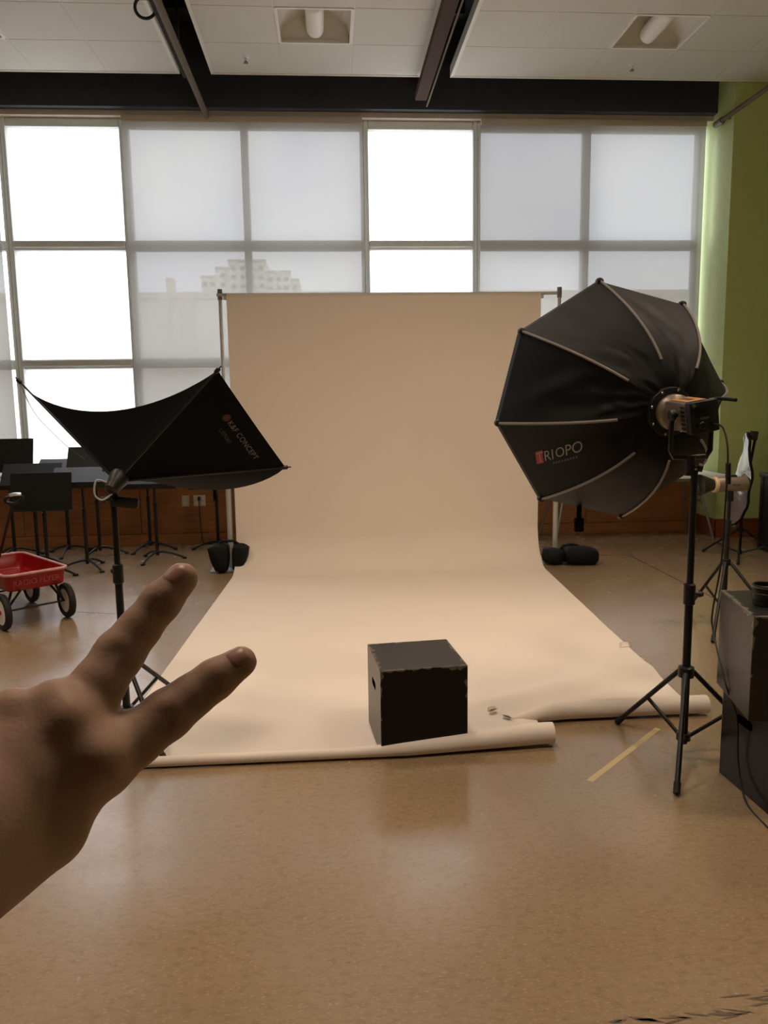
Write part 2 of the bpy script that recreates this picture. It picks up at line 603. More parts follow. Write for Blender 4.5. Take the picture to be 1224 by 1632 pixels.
# ---- roller shades over the clear bays
def shade(x0, x1, label):
    t = thing('roller_shade', label, 'window shade', ((x0 + x1) / 2, 8.272, 0.74), group='mesh roller shades')
    h = (x1 - x0) / 2
    MB().grid(lambda u, v: ((u * 2 - 1) * h, 0.0, 0.02 + v * 3.46), 8, 12).build('shade_cloth', M['shade'], t)
    MB().box(-h, h, -0.018, 0.014, 3.47, 3.53, 0.006).build('cassette', M['header'], t)
    MB().box(-h, h, -0.008, 0.008, 0.0, 0.03, 0.004).build('hem_bar', M['header'], t)
shade(-1.945, 0.405, 'grey mesh roller shade with the stepped tower showing through it')
shade(1.60, 3.94, 'grey mesh roller shade beside the green pier')
shade(-5.46, -3.17, 'beige mesh roller shade at the left edge behind music stands')

# ================================================================== OUTSIDE
o = MB().box(-120, 120, 8.8, 200, -0.6, -0.5).build('ground', M['asphalt'], smooth=False)
tag(o, 'pale street ground outside the windows', kind='structure')
bl = thing('low_building', 'long low beige building across the street with chimney', 'building', (3, 25, -0.5))
MB().box(-20, 20, 0, 12, 0, 5.1).build('wall', M['bldg'], bl, smooth=False)
MB().box(-20, 20, -0.08, 0.3, 5.1, 5.3, 0.02).build('parapet', M['bldg2'], bl, smooth=False)
for k, xx in enumerate((-7.9, -7.2, -2.2, 2.8, 7.8, 12.0)):
    MB().box(xx - 0.17, xx + 0.17, -0.14, 0.0, 0, 5.1, 0.01).build('pilaster', M['bldg2'], bl, smooth=False)
MB().box(-7.89, -7.66, 0.3, 0.7, 5.0, 5.78, 0.02).build('chimney', M['bldg2'], bl, smooth=False)
tw = thing('stepped_tower', 'pale stepped apartment tower far behind the low building', 'building', (-5.5, 60, -0.5))
steps = [(-3.55, -2.42, 11.05, 0.0), (-2.42, -1.42, 11.58, -0.5), (-1.42, 1.25, 12.0, -1.0), (1.25, 2.98, 11.3, -0.5), (2.98, 3.6, 10.8, 0.0)]
for x0, x1, z, y in steps:
    bw = MB().box(x0, x1, y, 10, 0, z).build('wall', M['bldg'], tw, smooth=False)
    MB().box(x0 - 0.05, x1 + 0.05, y - 0.06, y + 0.1, z - 0.1, z + 0.05).build('cornice', M['bldg2'], bw, smooth=False)
    nwin = max(1, int((x1 - x0) / 0.55))
    for fl_ in range(3):
        for k in range(nwin):
            cx = x0 + (k + 0.5) * (x1 - x0) / nwin
            zz = z - 0.55 - fl_ * 0.62
            MB().box(cx - 0.16, cx + 0.16, y - 0.02, y + 0.02, zz - 0.15, zz + 0.12).build('window', M['bwin'], bw, smooth=False)

# ================================================================== HUNG CEILING
P = 0.635
tile_me = MB().box(0.003, P - 0.003, 0.003, P - 0.003, 0, 0.025, 0.002).mesh('tile', False)
tile_me.materials.append(M['tile'])
NROW = 18
def cloud(x_edge, ncol, direction, label, fixtures):
    c = thing('ceiling_cloud', label, 'ceiling panel', (0, 0, 4.5), group='hung white tile ceilings')
    x0 = x_edge if direction > 0 else x_edge - ncol * P
    y1 = 7.845
    for j in range(NROW):
        for i in range(ncol):
            xx, yy = x0 + i * P, y1 - (j + 1) * P
            if (i, j) in fixtures:
                continue
            link('tile', tile_me, c, (xx, yy, 0))
    g = MB()
    for i in range(ncol + 1):
        xx = x0 + i * P
        g.box(xx - 0.012, xx + 0.012, y1 - NROW * P, y1, 0.004 if 0 < i < ncol else -0.004, 0.05)
    for j in range(NROW + 1):
        yy = y1 - j * P
        g.box(x0, x0 + ncol * P, yy - 0.012, yy + 0.012, 0.006 if j else -0.004, 0.05)
    g.build('grid', M['grid'], c, smooth=False)
    tr = MB()
    tr.box(x0 - 0.02, x0 + ncol * P + 0.02, y1, y1 + 0.014, -0.006, 0.09)
    tr.box(x0 - 0.02, x0 - 0.006, y1 - NROW * P, y1, -0.006, 0.09)
    tr.box(x0 + ncol * P + 0.006, x0 + ncol * P + 0.02, y1 - NROW * P, y1, -0.006, 0.09)
    tr.build('edge_trim', M['grid'], c, smooth=False)
    return x0, y1
FIXR = [1, 5, 9, 13]
cl = []
cl.append((cloud(-0.985, 3, 1, 'white tile ceiling between the two dark slots', {(1, j) for j in FIXR}), 1))
cl.append((cloud(1.245, 6, 1, 'white tile ceiling right of the slots, by the green wall', {(2, j) for j in FIXR}), 2))
cl.append((cloud(-1.31, 6, -1, 'white tile ceiling left of the slots', {(3, j) for j in FIXR}), 3))

def light_meshes():
    hw = P / 2 - 0.018
    g = MB()
    n = 14
    prof = [(-hw + 0.0, 0.0)] + [(-hw * math.cos(math.pi * k / n), 0.02 + 0.21 * math.sin(math.pi * k / n)) for k in range(n + 1)] + [(hw, 0.0)]
    for k in range(len(prof) - 1):
        (xa, za), (xb, zb) = prof[k], prof[k + 1]
        g.add([(xa, -hw, za), (xb, -hw, zb), (xb, hw, zb), (xa, hw, za)], [(0, 1, 2, 3)])
    for yy in (-hw, hw):
        g.add([(x, yy, z) for x, z in prof], [tuple(range(len(prof)))])
    hm = g.mesh('housing')
    fr = MB()
    for s in (-1, 1):
        fr.box(s * hw - 0.012, s * hw + 0.012, -hw, hw, -0.004, 0.02)
        fr.box(-hw, hw, s * hw - 0.012, s * hw + 0.012, -0.004, 0.02)
    fm = fr.mesh('trim_frame', False)
    t = MB()
    pts, rs = [], []
    L = hw - 0.03
    for k in range(6):
        a = math.pi / 2 * k / 5
        pts.append((0, L - 0.07 + 0.07 * math.cos(math.pi / 2 - a) - 0.0, 0.085)) if False else None
    rr = 0.075
    ys = [-L] + [-L + rr * (1 - math.cos(math.pi / 2 * k / 5)) for k in range(1, 6)] + [L - rr * (1 - math.cos(math.pi / 2 * k / 5)) for k in range(5, 0, -1)] + [L]
    rs = [0.012] + [rr * math.sin(math.pi / 2 * k / 5) for k in range(1, 6)] + [rr * math.sin(math.pi / 2 * k / 5) for k in range(5, 0, -1)] + [0.012]
    t.tube([(0, y, 0.075) for y in ys], rs, 16)
    tm = t.mesh('lamp_basket')
    hm.materials.append(M['fixture'])
    fm.materials.append(M['fixture'])
    return hm, fm, tm
hm, fm, tm_ = light_meshes()
tm_off = tm_; tm_off.materials.append(M['tube_off'])
tm_on = tm_.copy(); tm_on.materials.clear(); tm_on.materials.append(M['tube_on'])
FL = {1: 'above the middle of the backdrop', 2: 'near the green wall', 3: 'at the left edge of the picture'}
for ((x0, y1), ci) in cl:
    for j in FIXR:
        lit = j in (5, 9)
        lab = ('lit' if lit else 'unlit') + ' recessed white ceiling light ' + FL[ci]
        if j > 1:
            lab += {5: ' over the paper sweep', 9: ' over the camera', 13: ' behind the camera'}[j]
        t = thing('ceiling_light', lab, 'ceiling light', (x0 + (ci + 0.5) * P, y1 - (j + 0.5) * P, 4.5), group='recessed ceiling lights')
        link('housing', hm, t)
        link('trim_frame', fm, t)
        link('lamp_basket', tm_on if lit else tm_off, t)
        if lit:
            ld = bpy.data.lights.new('lamp', 'AREA')
            ld.shape = 'SQUARE'
            ld.size = 0.52
            ld.energy = LAMP_WATTS
            ld.color = LAMP_COLOR
            ld.spread = R_(114)
            lo_ = link('lamp', ld, t, (0, 0, -0.012))
# sprinklers
for sx, sy, lab in ((-0.65, 7.48, 'small pendent sprinkler left of the middle ceiling light'), (2.86, 7.53, 'small pendent sprinkler under the right-hand ceiling light')):
    t = thing('sprinkler', lab, 'sprinkler', (sx, sy, 4.5), group='ceiling sprinklers')
    MB().lathe([(0.035, 0.0), (0.03, -0.006), (0.012, -0.008), (0.012, -0.035)], 12).build('body', M['frame'], t)
    MB().lathe([(0.006, -0.035), (0.022, -0.05), (0.022, -0.053), (0.004, -0.054)], 12).build('deflector', M['greyleg'], t)

# rails in the slots
t = thing('ceiling_pipe_rail', 'long brown-grey pipe rail in the left ceiling slot', 'ceiling rail', (-1.105, 0, 4.235))
MB().tube([(0, -3, 0), (0, 8.14, 0), (0, 8.2, 0)], [0.028, 0.028, 0.02], 12).build('pipe', M['rail'], t)
MB().box(-0.065, -0.03, -3, 7.3, 0.01, 0.07, 0.004).build('channel', mat('brown_channel', (44, 34, 26), 0.8, spec=0.1), t)
for yy in (1.5, 4.2, 6.9):
    MB().tube([(-0.03, yy, 0.02), (-0.03, yy, 0.86)], 0.01, 8).build('hanger', M['black'], t)
t = thing('ceiling_channel_rail', 'wide brown steel channel rail in the right ceiling slot', 'ceiling rail', (0.955, 0, 4.3))
MB().box(-0.06, 0.05, -3, 7.9, 0, 0.07, 0.006).build('channel', mat('brown_steel', (66, 46, 32), 0.8, spec=0.1), t)
MB().tube([(0.075, -3, 0.01), (0.075, 8.07, 0.01)], 0.009, 8).build('rod', M['rail'], t)
for yy in (1.4, 4.1, 6.6):
    MB().tube([(0, yy, 0.07), (0, yy, 0.8)], 0.01, 8).build('hanger', M['black'], t)
t = thing('cable_loop', 'dark ring clamp hanging beside the left ceiling rail', 'clamp', (-1.265, 6.32, 4.36))
MB().tube([(0.075 * math.cos(a), 0, 0.075 * math.sin(a)) for a in [2 * math.pi * k / 20 for k in range(21)]], 0.012, 8, False).build('ring', M['blackplastic'], t)
MB().box(-0.05, 0.05, -0.03, 0.03, 0.06, 0.2, 0.006).build('bracket', M['blackplastic'], t)
t = thing('wall_pipe', 'grey pipe running along the top of the green pier', 'pipe', (3.975, 0, 4.19))
MB().tube([(0, 3.0, 0), (0, 8.12, 0)], 0.022, 12).build('pipe', M['rail'], t)
MB().tube([(0, 8.0, 0), (0, 8.14, 0)], 0.032, 12).build('end_cap', M['greyleg'], t)
for yy in (7.95, 8.1):
    MB().box(0.0, 0.055, yy - 0.012, yy + 0.012, -0.012, 0.012, 0.002).build('bracket', M['greyleg'], t)

# ================================================================== PAPER BACKDROP
def edge_x(y):
    """centre line of the paper drifts a little to the left towards the camera"""
    s = (6.94 - y) / 3.8
    return -0.84 - 0.17 * max(0, s), 1.88 - 0.17 * max(0, s)
bd = thing('paper_sweep', 'wide cream seamless paper hanging from a bar and rolled out over the floor', 'backdrop', (0, 0, 0))
RC = 0.34
XS = 0.925                        # the front edge is torn here
def front_y(x):
    return 3.125 + (0.0 if x < 0.3 else 0.055 * min(1, (x - 0.3) / 0.6))
def roll_r(x):
    return 0.022 + 0.026 * max(0, min(1, (x - 0.05) / 0.8))
def sheet(u, v, left):
    # left part u: -edge..XS ; right part: XS..edge
    yb = 6.94
    seg1 = (2.37 - RC)
    seg2 = RC * math.pi / 2
    if left:
        yf_of = lambda x: front_y(x)
    else:
        yf_of = lambda x: 3.43
    # along
    a = v
    if a < 0.3:
        z = 2.37 - seg1 * (a / 0.3)
        y = yb
    elif a < 0.42:
        th = (a - 0.3) / 0.12 * math.pi / 2
        y = yb - RC + RC * math.cos(th)
        z = RC - RC * math.sin(th)
    else:
        y = None
        z = 0.0
    if y is None:
        k = (a - 0.42) / 0.58
        y0 = yb - RC
        ymid = y0 + (3.3 - y0) * k
        xl, xr = edge_x(ymid)
        xs = XS + (0.0)
        x = xl + (xs - xl) * u if left else xs + (xr - xs) * u
        y = y0 + (yf_of(x) - y0) * k
    else:
        xl, xr = edge_x(y)
        x = xl + (XS - xl) * u if left else XS + (xr - XS) * u
    zz = 0.004
    # soft buckles
    if y < 5.5:
        bx = (x - 1.15) + (y - 3.75) * 0.55
        ridge = math.exp(-((y - 3.72 - (x - 1.0) * 0.42) / 0.10) ** 2) * math.exp(-((x - 1.25) / 0.42) ** 2) * 0.06
        ridge += math.exp(-((y - 4.05 - (x - 1.0) * 0.2) / 0.16) ** 2) * math.exp(-((x - 1.2) / 0.5) ** 2) * 0.016
        zz += ridge + 0.006 * max(0, noise.noise(Vector((x * 2.1, y * 2.4, 0.3))))
        fk = max(0, 1 - abs(x - 0.85) / 0.18) * max(0, 1 - abs(y - 3.38) / 0.2)
        zz += 0.03 * fk
    yy = y
    if z > RC * 0.9:
        yy += 0.012 * noise.noise(Vector((x * 0.9, z * 1.1, 2.0)))
    else:
        yy += 0.0
    return (x, yy, z + zz)
def warp(k):        # denser sampling towards the front
    return k
sm = MB()
sm.grid(lambda u, v: sheet(u, v, True), 60, 150)
sm.grid(lambda u, v: sheet(u, v, False), 36, 150)
# curled front edge, left piece (thin at left, fatter to the right) and right piece
def curl(x, th, left):
    if left:
        r, yf = roll_r(x), front_y(x)
    else:
        r, yf = 0.010 + 0.034 * max(0, min(1, (x - XS + 0.14) / 0.2)), 3.43 - 0.03 * max(0, min(1, 1 - (x - XS + 0.14) / 0.3))
    rr = r * (1 - 0.05 * th / math.pi)
    yc = yf
    return (x, yc - rr * math.sin(th), 0.005 + r - rr * math.cos(th))
xl0 = edge_x(3.1)[0]
sm.grid(lambda u, v: curl(xl0 + (XS + 0.015 - xl0) * u, v * 1.75 * math.pi, True), 60, 26)
sm.grid(lambda u, v: curl(XS - 0.14 + (edge_x(3.43)[1] + 0.03 - XS + 0.14) * u, v * 1.9 * math.pi, False), 40, 26)
sm.build('sheet', M['paper'], bd, angle=60)
# paper rest on its core at the top
MB().lathe([(0.02, 0), (0.036, 0), (0.036, 2.72), (0.02, 2.72)], 20, Matrix.Translation((-0.84, 6.978, 2.372)) @ Matrix.Rotation(R_(90), 4, 'Y')).build('roll', M['paper'], bd)
MB().lathe([(0.018, -0.03), (0.02, 0.0), (0.02, 2.72), (0.018, 2.75)], 14, Matrix.Translation((-0.84, 6.978, 2.372)) @ Matrix.Rotation(R_(90), 4, 'Y')).build('core', M['header'], bd)
# torn flaps
for (fx, fy, rz, sc) in ((0.745, 3.50, 0.5, 0.55), (0.785, 3.405, -0.9, 0.45), (1.74, 4.42, 0.2, 0.7)):
    def flap(u, v, sc=sc):
        return ((u - 0.5) * 0.09 * sc, (v * 0.045) * sc * (1 - abs(u - 0.5)), (0.008 + 0.03 * v * v) * sc)
    MB().grid(flap, 6, 4).build('torn_flap', M['paper'], bd, loc=(fx, fy, 0.022 if fy < 4 else 0.004), rot=(0, 0, rz))
for (fx, fy, rz, z_) in ((0.743, 3.495, 0.5, 0.036), (0.79, 3.40, -0.9, 0.04)):
    MB().add([(-0.035, 0, 0), (0, -0.007, 0), (0.035, 0, 0), (0, 0.009, 0)], [(0, 1, 2, 3)]).build('tear', M['seam'], bd, False, loc=(fx, fy, z_), rot=(0, 0, rz))

# stands that carry it
def bd_stand(x, y, label):
    t = thing('backdrop_stand', label, 'stand', (x, y, 0), group='backdrop uprights')
    MB().box(-0.17, 0.17, -0.17, 0.17, 0, 0.012, 0.003).build('base_plate', M['greyplate'], t)
    MB().tube([(0, 0, 0.012), (0, 0, 1.2)], 0.024, 14).build('pole', M['steel'], t)
    MB().tube([(0, 0, 1.2), (0, 0, 2.44)], 0.017, 14).build('upper_pole', M['steel'], t)
    MB().tube([(0, 0, 1.16), (0, 0, 1.22)], 0.03, 14).build('collar', M['steel'], t)
    MB().tube([(0, 0, 2.36), (0, 0, 2.45)], 0.022, 12).build('top_clamp', M['greyleg'], t)
bd_stand(-0.905, 7.03, 'tall grey metal upright at the left end of the paper backdrop')
bd_stand(2.06, 7.0, 'tall grey metal upright behind the octagonal softbox')
cb = MB().tube([(-0.93, 7.0, 2.40), (2.08, 7.0, 2.40)], 0.014, 12).build('crossbar', M['steel'])
tag(cb, 'thin horizontal metal bar along the top of the paper backdrop', 'bar')

def sandbag(name, loc, rz, label, lobes, wedge=0.0):
    t = thing(name, label, 'sandbag', loc, rz, 'black sandbags')
    for (cx, cy, cz, sx, sy, sz, tilt) in lobes:
        bm = bmesh.new()
        bmesh.ops.create_cube(bm, size=1)
        bmesh.ops.subdivide_edges(bm, edges=bm.edges, cuts=6, use_grid_fill=True)
        for q in bm.verts:
            p = q.co.copy()
            s = Vector((p.x * 2, p.y * 2, p.z * 2))
            f = 1 - 0.12 * (abs(s.x) ** 3) - 0.0
            nzv = noise.noise(Vector((p.x * 3 + cx * 9, p.y * 4, p.z * 4))) * 0.06
            ball = s.normalized() * 0.62
            k = 0.55
            pp = Vector((p.x * (1 - k) + ball.x * k, p.y * (1 - k) + ball.y * k, p.z * (1 - k) + ball.z * k)) * (1 + nzv)
            q.co = Vector((pp.x * sx * (1 + wedge * pp.z), pp.y * sy, pp.z * sz))
        bm.transform(Matrix.Translation((cx, cy, cz)) @ Matrix.Rotation(tilt, 4, 'Y'))
        me = bpy.data.meshes.new('bag')
        bm.to_mesh(me)
        bm.free()
        me.polygons.foreach_set('use_smooth', [True] * len(me.polygons))
        me.materials.append(M['sand'])
        link('bag', me, t)
    return t
t = sandbag('sandbag', (-0.905, 6.86, 0.013), 0, 'upright black sandbag at the foot of the left backdrop upright',
            [(-0.075, 0, 0.118, 0.155, 0.13, 0.235, -0.12), (0.095, 0.0, 0.118, 0.12, 0.13, 0.23, 0.2)], 0.55)
MB().tube([(-0.12, 0, 0.22), (-0.05, 0, 0.27), (0.05, 0, 0.27), (0.12, 0, 0.22)], 0.012, 8).build('strap', M['sand'], t)
t = sandbag('sandbag', (2.08, 6.82, 0.013), 0, 'slumped black sandbag lying at the foot of the right backdrop upright',
            [(-0.09, 0, 0.065, 0.17, 0.18, 0.125, 0.1), (0.15, -0.02, 0.072, 0.30, 0.22, 0.14, 0.12)])
MB().tube([(-0.04, 0.0, 0.10), (0.0, 0.0, 0.155), (0.07, 0.0, 0.165), (0.14, 0, 0.15)], 0.012, 8).build('strap', M['sand'], t)

# ================================================================== BLACK CUBES
def cube(loc, rz, label, size=0.375, hole_side=-1, hole=(0.0, 0.12), material='cube'):
    h = size / 2
    t = MB().box(-h, h, -h, h, 0, size, 0.004)
    me = t.mesh('wooden_cube', False)
    me.materials.append(M[material])
    o = link('wooden_cube', me, None, loc, (0, 0, rz))
    # oblong hand hole cut into the left face
    c = MB()
    n = 8
    prof = []
    w, r = 0.035, 0.018
    for k in range(n + 1):
        a = -math.pi / 2 + math.pi * k / n
        prof.append((w + r * math.cos(a), r * math.sin(a)))
    for k in range(n + 1):
        a = math.pi / 2 + math.pi * k / n
        prof.append((-w + r * math.cos(a), r * math.sin(a)))
    N = len(prof)
    yc, zc = hole[0], size - hole[1]
    vs = [(-h - 0.05, yc + p[0], zc + p[1]) for p in prof] + [(-h + 0.07, yc + p[0], zc + p[1]) for p in prof]
    fs = [tuple(range(N)), tuple(range(2 * N - 1, N - 1, -1))] + [(k, (k + 1) % N, N + (k + 1) % N, N + k) for k in range(N)]
    c.add(vs, fs)
    co = link('cutter', c.mesh('cutter', False), None, loc, (0, 0, rz))
    md = o.modifiers.new('hole', 'BOOLEAN')
    md.operation = 'DIFFERENCE'
    md.object = co
    md.solver = 'EXACT'
    bpy.context.view_layer.update()
    dg = bpy.context.evaluated_depsgraph_get()
    nm = bpy.data.meshes.new_from_object(o.evaluated_get(dg))
    o.modifiers.clear()
    o.data = nm
    if not nm.materials:
        nm.materials.append(M['cube'])
    bpy.data.objects.remove(co, do_unlink=True)
    tag(o, label, 'cube', 'black wooden cubes')
    return o
cube((0.358, 3.318, 0.0075), R_(5.3), 'black wooden cube with worn edges standing on the paper sweep')
def corner_center(near_left, rz, size=0.375):
    h = size / 2
    x = Vector((math.cos(rz), math.sin(rz)))
    y = Vector((-math.sin(rz), math.cos(rz)))
    return Vector(near_left) + x * h + y * h
c1 = corner_center((1.543, 2.487), R_(2.5))
c2 = corner_center((1.425, 2.49), R_(-11))
cube((c1.x, c1.y, 0), R_(2.5), 'black wooden cube at the bottom of the stack by the right edge', hole=(0.03, 0.10))
cube((c2.x, c2.y, 0.376), R_(-11), 'dusty black wooden cube on top of the stack at right', hole=(0.6, 0.12), material='cube_dusty')
# lens hood standing on the top cube
t = thing('camera_lens', 'short black camera lens standing on the upper black cube', 'camera lens', (1.545, 2.625, 0.7515))
MB().lathe([(0.042, 0), (0.045, 0.003), (0.045, 0.02), (0.047, 0.022), (0.047, 0.045), (0.045, 0.047), (0.045, 0.06)], 32).build('barrel', M['blackplastic'], t)
MB().lathe([(0.045, 0.06), (0.050, 0.063), (0.050, 0.074), (0.046, 0.076), (0.043, 0.074), (0.040, 0.050), (0.005, 0.048)], 32).build('hood', M['black'], t)
MB().lathe([(0.0505, 0.066), (0.0508, 0.068), (0.0505, 0.070)], 32, caps=False).build('ring', M['greyleg'], t)

# ================================================================== LIGHT STANDS
def light_stand(loc, angles, rad, hub_z, spread_z, top_z, pole_r, label, collars, name='light_stand', group='black tripod light stands', brace_f=0.5):
    t = thing(name, label, 'light stand', loc, 0, group)
    zc = collars[0] if collars else top_z
    MB().tube([(0, 0, 0.055), (0, 0, zc)], pole_r, 14).build('pole', M['black'], t)
    prev = zc
    for i, z in enumerate(collars):
        nz_ = collars[i + 1] if i + 1 < len(collars) else top_z
        MB().tube([(0, 0, z), (0, 0, nz_)], pole_r * (0.82 ** (i + 1)), 14).build('upper_pole', M['black'], t)
        cl_ = MB().tube([(0, 0, z - 0.05), (0, 0, z - 0.045), (0, 0, z + 0.035), (0, 0, z + 0.04)], [pole_r * 1.1, pole_r * 1.4, pole_r * 1.4, pole_r * 1.0], 14).build('collar', M['blackplastic'], t)
        kn = MB()
        a = angles[0] + 1.2 + i
        kx, ky = math.cos(a), math.sin(a)
        kn.tube([(kx * pole_r, ky * pole_r, z), (kx * 0.038, ky * 0.038, z), (kx * 0.04, ky * 0.04, z), (kx * 0.055, ky * 0.055, z + 0.003)], [0.006, 0.006, 0.013, 0.009], 10)
        kn.build('knob', M['blackplastic'], cl_)
    MB().tube([(0, 0, hub_z - 0.025), (0, 0, hub_z - 0.02), (0, 0, hub_z + 0.02), (0, 0, hub_z + 0.025)], [pole_r * 1.3, pole_r * 1.9, pole_r * 1.9, pole_r * 1.3], 14).build('leg_hub', M['blackplastic'], t)
    MB().tube([(0, 0, spread_z - 0.015), (0, 0, spread_z + 0.015)], pole_r * 1.7, 14).build('brace_hub', M['blackplastic'], t)
    for a in angles:
        c, s = math.cos(a), math.sin(a)
        lg = MB().tube([(c * 0.03, s * 0.03, hub_z), (c * rad, s * rad, 0.012)], 0.0105, 10).build('leg', M['black'], t)
        MB().tube([(c * (rad - 0.03), s * (rad - 0.03), 0.012 + 0.03 * hub_z / rad), (c * rad, s * rad, 0.009)], 0.0135, 10).build('rubber_foot', M['rubber'], lg)
        f = brace_f
        q = (c * (0.03 + (rad - 0.03) * f), s * (0.03 + (rad - 0.03) * f), hub_z + (0.012 - hub_z) * f)
        MB().tube([(c * 0.025, s * 0.025, spread_z), q], 0.008, 8).build('brace', M['black'], lg)
    return t

SR = light_stand((1.45, 3.02, 0), (R_(242), R_(115), R_(358)), 0.37, 0.365, 0.085, 1.20, 0.017,
                 'black tripod stand carrying the octagonal softbox, beside the stacked cubes', [0.70])
SL = light_stand((-0.952, 3.5, 0), (R_(64), R_(184), R_(304)), 0.43, 0.36, 0.11, 1.10, 0.017,
                 'black tripod stand carrying the rectangular softbox, behind the hand', [0.75])
light_stand((2.54, 4.80, 0), (R_(235), R_(305), R_(95)), 0.42, 0.425, 0.12, 0.86, 0.015,
            'black tripod stand carrying the small flash head near stacked cubes', [0.66])
light_stand((3.76, 6.87, 0), (R_(125), R_(240), R_(345)), 0.36, 0.26, 0.05, 1.13, 0.013,
            'black tripod stand carrying the silver reflector beside dark case', [0.5], brace_f=0.6)

# ================================================================== OCTAGONAL SOFTBOX (right)
OC = Vector((1.3683, 3.7535, 1.4651))
a_, e_, ro_ = -0.088, 0.0636, 0.1556
on = Vector((math.sin(a_) * math.cos(e_), math.cos(a_) * math.cos(e_), math.sin(e_)))
orr = Vector((math.cos(a_), -math.sin(a_), 0))
ou = orr.cross(on)
ox = orr * math.cos(ro_) + ou * math.sin(ro_)
oy = -orr * math.sin(ro_) + ou * math.cos(ro_)
OR, OD, OH = 0.572, 0.556, 0.0875
oct_ = thing('octagonal_softbox', 'large black octagonal softbox with grey ribs, seen from behind', 'softbox', OC)
def oct_pt(th, s, flat=1.0, bulge=0.0):
    """s 0 at the hub, 1 at the rim; th angle; flat pulls the gore in between two ribs"""
    rr = OH + (OR - OH) * s * flat
    dd = OD * (1 - s * s)
    return (ox * math.sin(th) + oy * math.cos(th)) * rr - on * dd
trees = {}
for k in range(8):
    t0, t1 = k * math.pi / 4, (k + 1) * math.pi / 4
    def gore(u, v, t0=t0, t1=t1, k=k):
        pa, pb = oct_pt(t0, v), oct_pt(t1, v)
        p = pa.lerp(pb, u)
        # cloth pulled inwards a little between the ribs, with wrinkles
        inw = 4 * u * (1 - u)
        th = (t0 + t1) / 2
        rad = (ox * math.sin(th) + oy * math.cos(th))
        p = p - rad * 0.012 * inw * math.sin(v * math.pi)
        wr = noise.noise(Vector((u * 2.6 + k * 7, v * 6.5 + u * 3.5, k * 1.7))) * 0.026 + noise.noise(Vector((u * 5 + k * 3, v * 11 - u * 4, 5 + k))) * 0.006
        p = p - on * wr * inw * math.sin(v * math.pi) ** 0.7 * (1.2 if k in (6, 7, 0) else 0.5)
        return p
    gm = MB().grid(gore, 18, 26)
    trees[k] = tree_of(gm)
    gm.build('gore', M['octafabric'], oct_)
# rim lip turned forward, ribs, rib caps, diffuser
def lip(u, v):
    k = u * 8
    i = int(min(7, math.floor(k)))
    fr_ = k - i
    pa, pb = oct_pt(i * math.pi / 4, 1.0), oct_pt((i + 1) * math.pi / 4, 1.0)
    p = pa.lerp(pb, fr_)
    th = (i + 0.5) * math.pi / 4
    rad = (ox * math.sin(th) + oy * math.cos(th))
    return p + on * 0.05 * v + p.normalized() * 0.0
MB().grid(lip, 96, 3).build('lip', M['octafabric'], oct_)
def dif(u, v):
    p = Vector(lip(u, 0.4))
    return p * (1 - v) + on * 0.02 * v
MB().grid(dif, 96, 6).build('diffuser', M['diffuser_lit'], oct_)
for k in range(8):
    th = k * math.pi / 4
    pts = []
    for i in range(15):
        s = 1.0 - i / 14 * 0.74
        p = oct_pt(th, s)
        nrm = (p.normalized() - on * 0.25).normalized()
        pts.append(p + nrm * 0.004 - on * 0.002)
    MB().tube(pts, 0.0062, 8).build('rib', M['rib'], oct_)
    p = oct_pt(th, 1.0)
    MB().lathe([(0.004, -0.02), (0.016, -0.012), (0.018, 0.0), (0.016, 0.015), (0.004, 0.022)], 10, axis_mx(p, on)).build('rib_cap', M['blackplastic'], oct_)
# hub ring with screws
hubp = -on * OD
MB().lathe([(0.075, 0.03), (0.10, 0.025), (0.105, 0.0), (0.10, -0.02), (0.078, -0.025)], 32, axis_mx(hubp, on)).build('speed_ring', M['blackplastic'], oct_)
for k in range(8):
    th = (k + 0.5) * math.pi / 4
    p = hubp + (ox * math.sin(th) + oy * math.cos(th)) * 0.092 - on * 0.022
    MB().lathe([(0.0055, 0.004), (0.006, -0.002), (0.003, -0.005)], 10, axis_mx(p, on)).build('screw', M['chrome'], oct_)
# hanging strap under the box
sp = oct_pt(math.pi, 0.985).lerp(oct_pt(5 * math.pi / 4, 0.985), 0.55)
MB().box(-0.012, 0.012, -0.004, 0.004, -0.07, 0.0, 0.002).build('strap', M['fabric'], oct_, loc=sp)
MB().box(-0.024, 0.024, -0.012, 0.012, -0.13, -0.06, 0.008).build('strap_end', M['fabric'], oct_, loc=sp)
# printed name on the gore between ribs 5 and 6 : TRIOPO
def opx(th_deg, s):
    return oct_pt(R_(th_deg), s)
k = 5
pa, pb = gore_a, gore_b = oct_pt(5 * math.pi / 4, 0.8), oct_pt(6 * math.pi / 4, 0.8)
# read from the rim towards the hub, tops of the letters towards rib 6
def g5(u, v):
    return oct_pt(5 * math.pi / 4, v).lerp(oct_pt(6 * math.pi / 4, v), u)
o_txt = g5(0.45, 0.898)
ax_x = (g5(0.47, 0.58) - o_txt) / 0.245
ax_y = (g5(0.58, 0.874) - o_txt) / 0.046
nn = ax_x.cross(ax_y).normalized()
def oct_print(name, s, size, xo, yo, material, lift):
    bm = text_geo(s, size)
    bmesh.ops.triangulate(bm, faces=bm.faces)
    for q in bm.verts:
        q.co = drop(o_txt + ax_x * (q.co.x + xo) + ax_y * (q.co.y + yo), nn, trees[5], lift)
    me_ = bpy.data.meshes.new(name)
    bm.to_mesh(me_)
    bm.free()
    me_.materials.append(material)
    return link(name, me_, oct_)
sz = 0.066
def redblk(u, v):
    return drop(o_txt + ax_x * (-0.004 + 0.040 * u) + ax_y * (-0.006 + 0.058 * v), nn, trees[5], 0.002)
MB().grid(redblk, 4, 4).build('printed_logo_block', M['textred'], oct_)
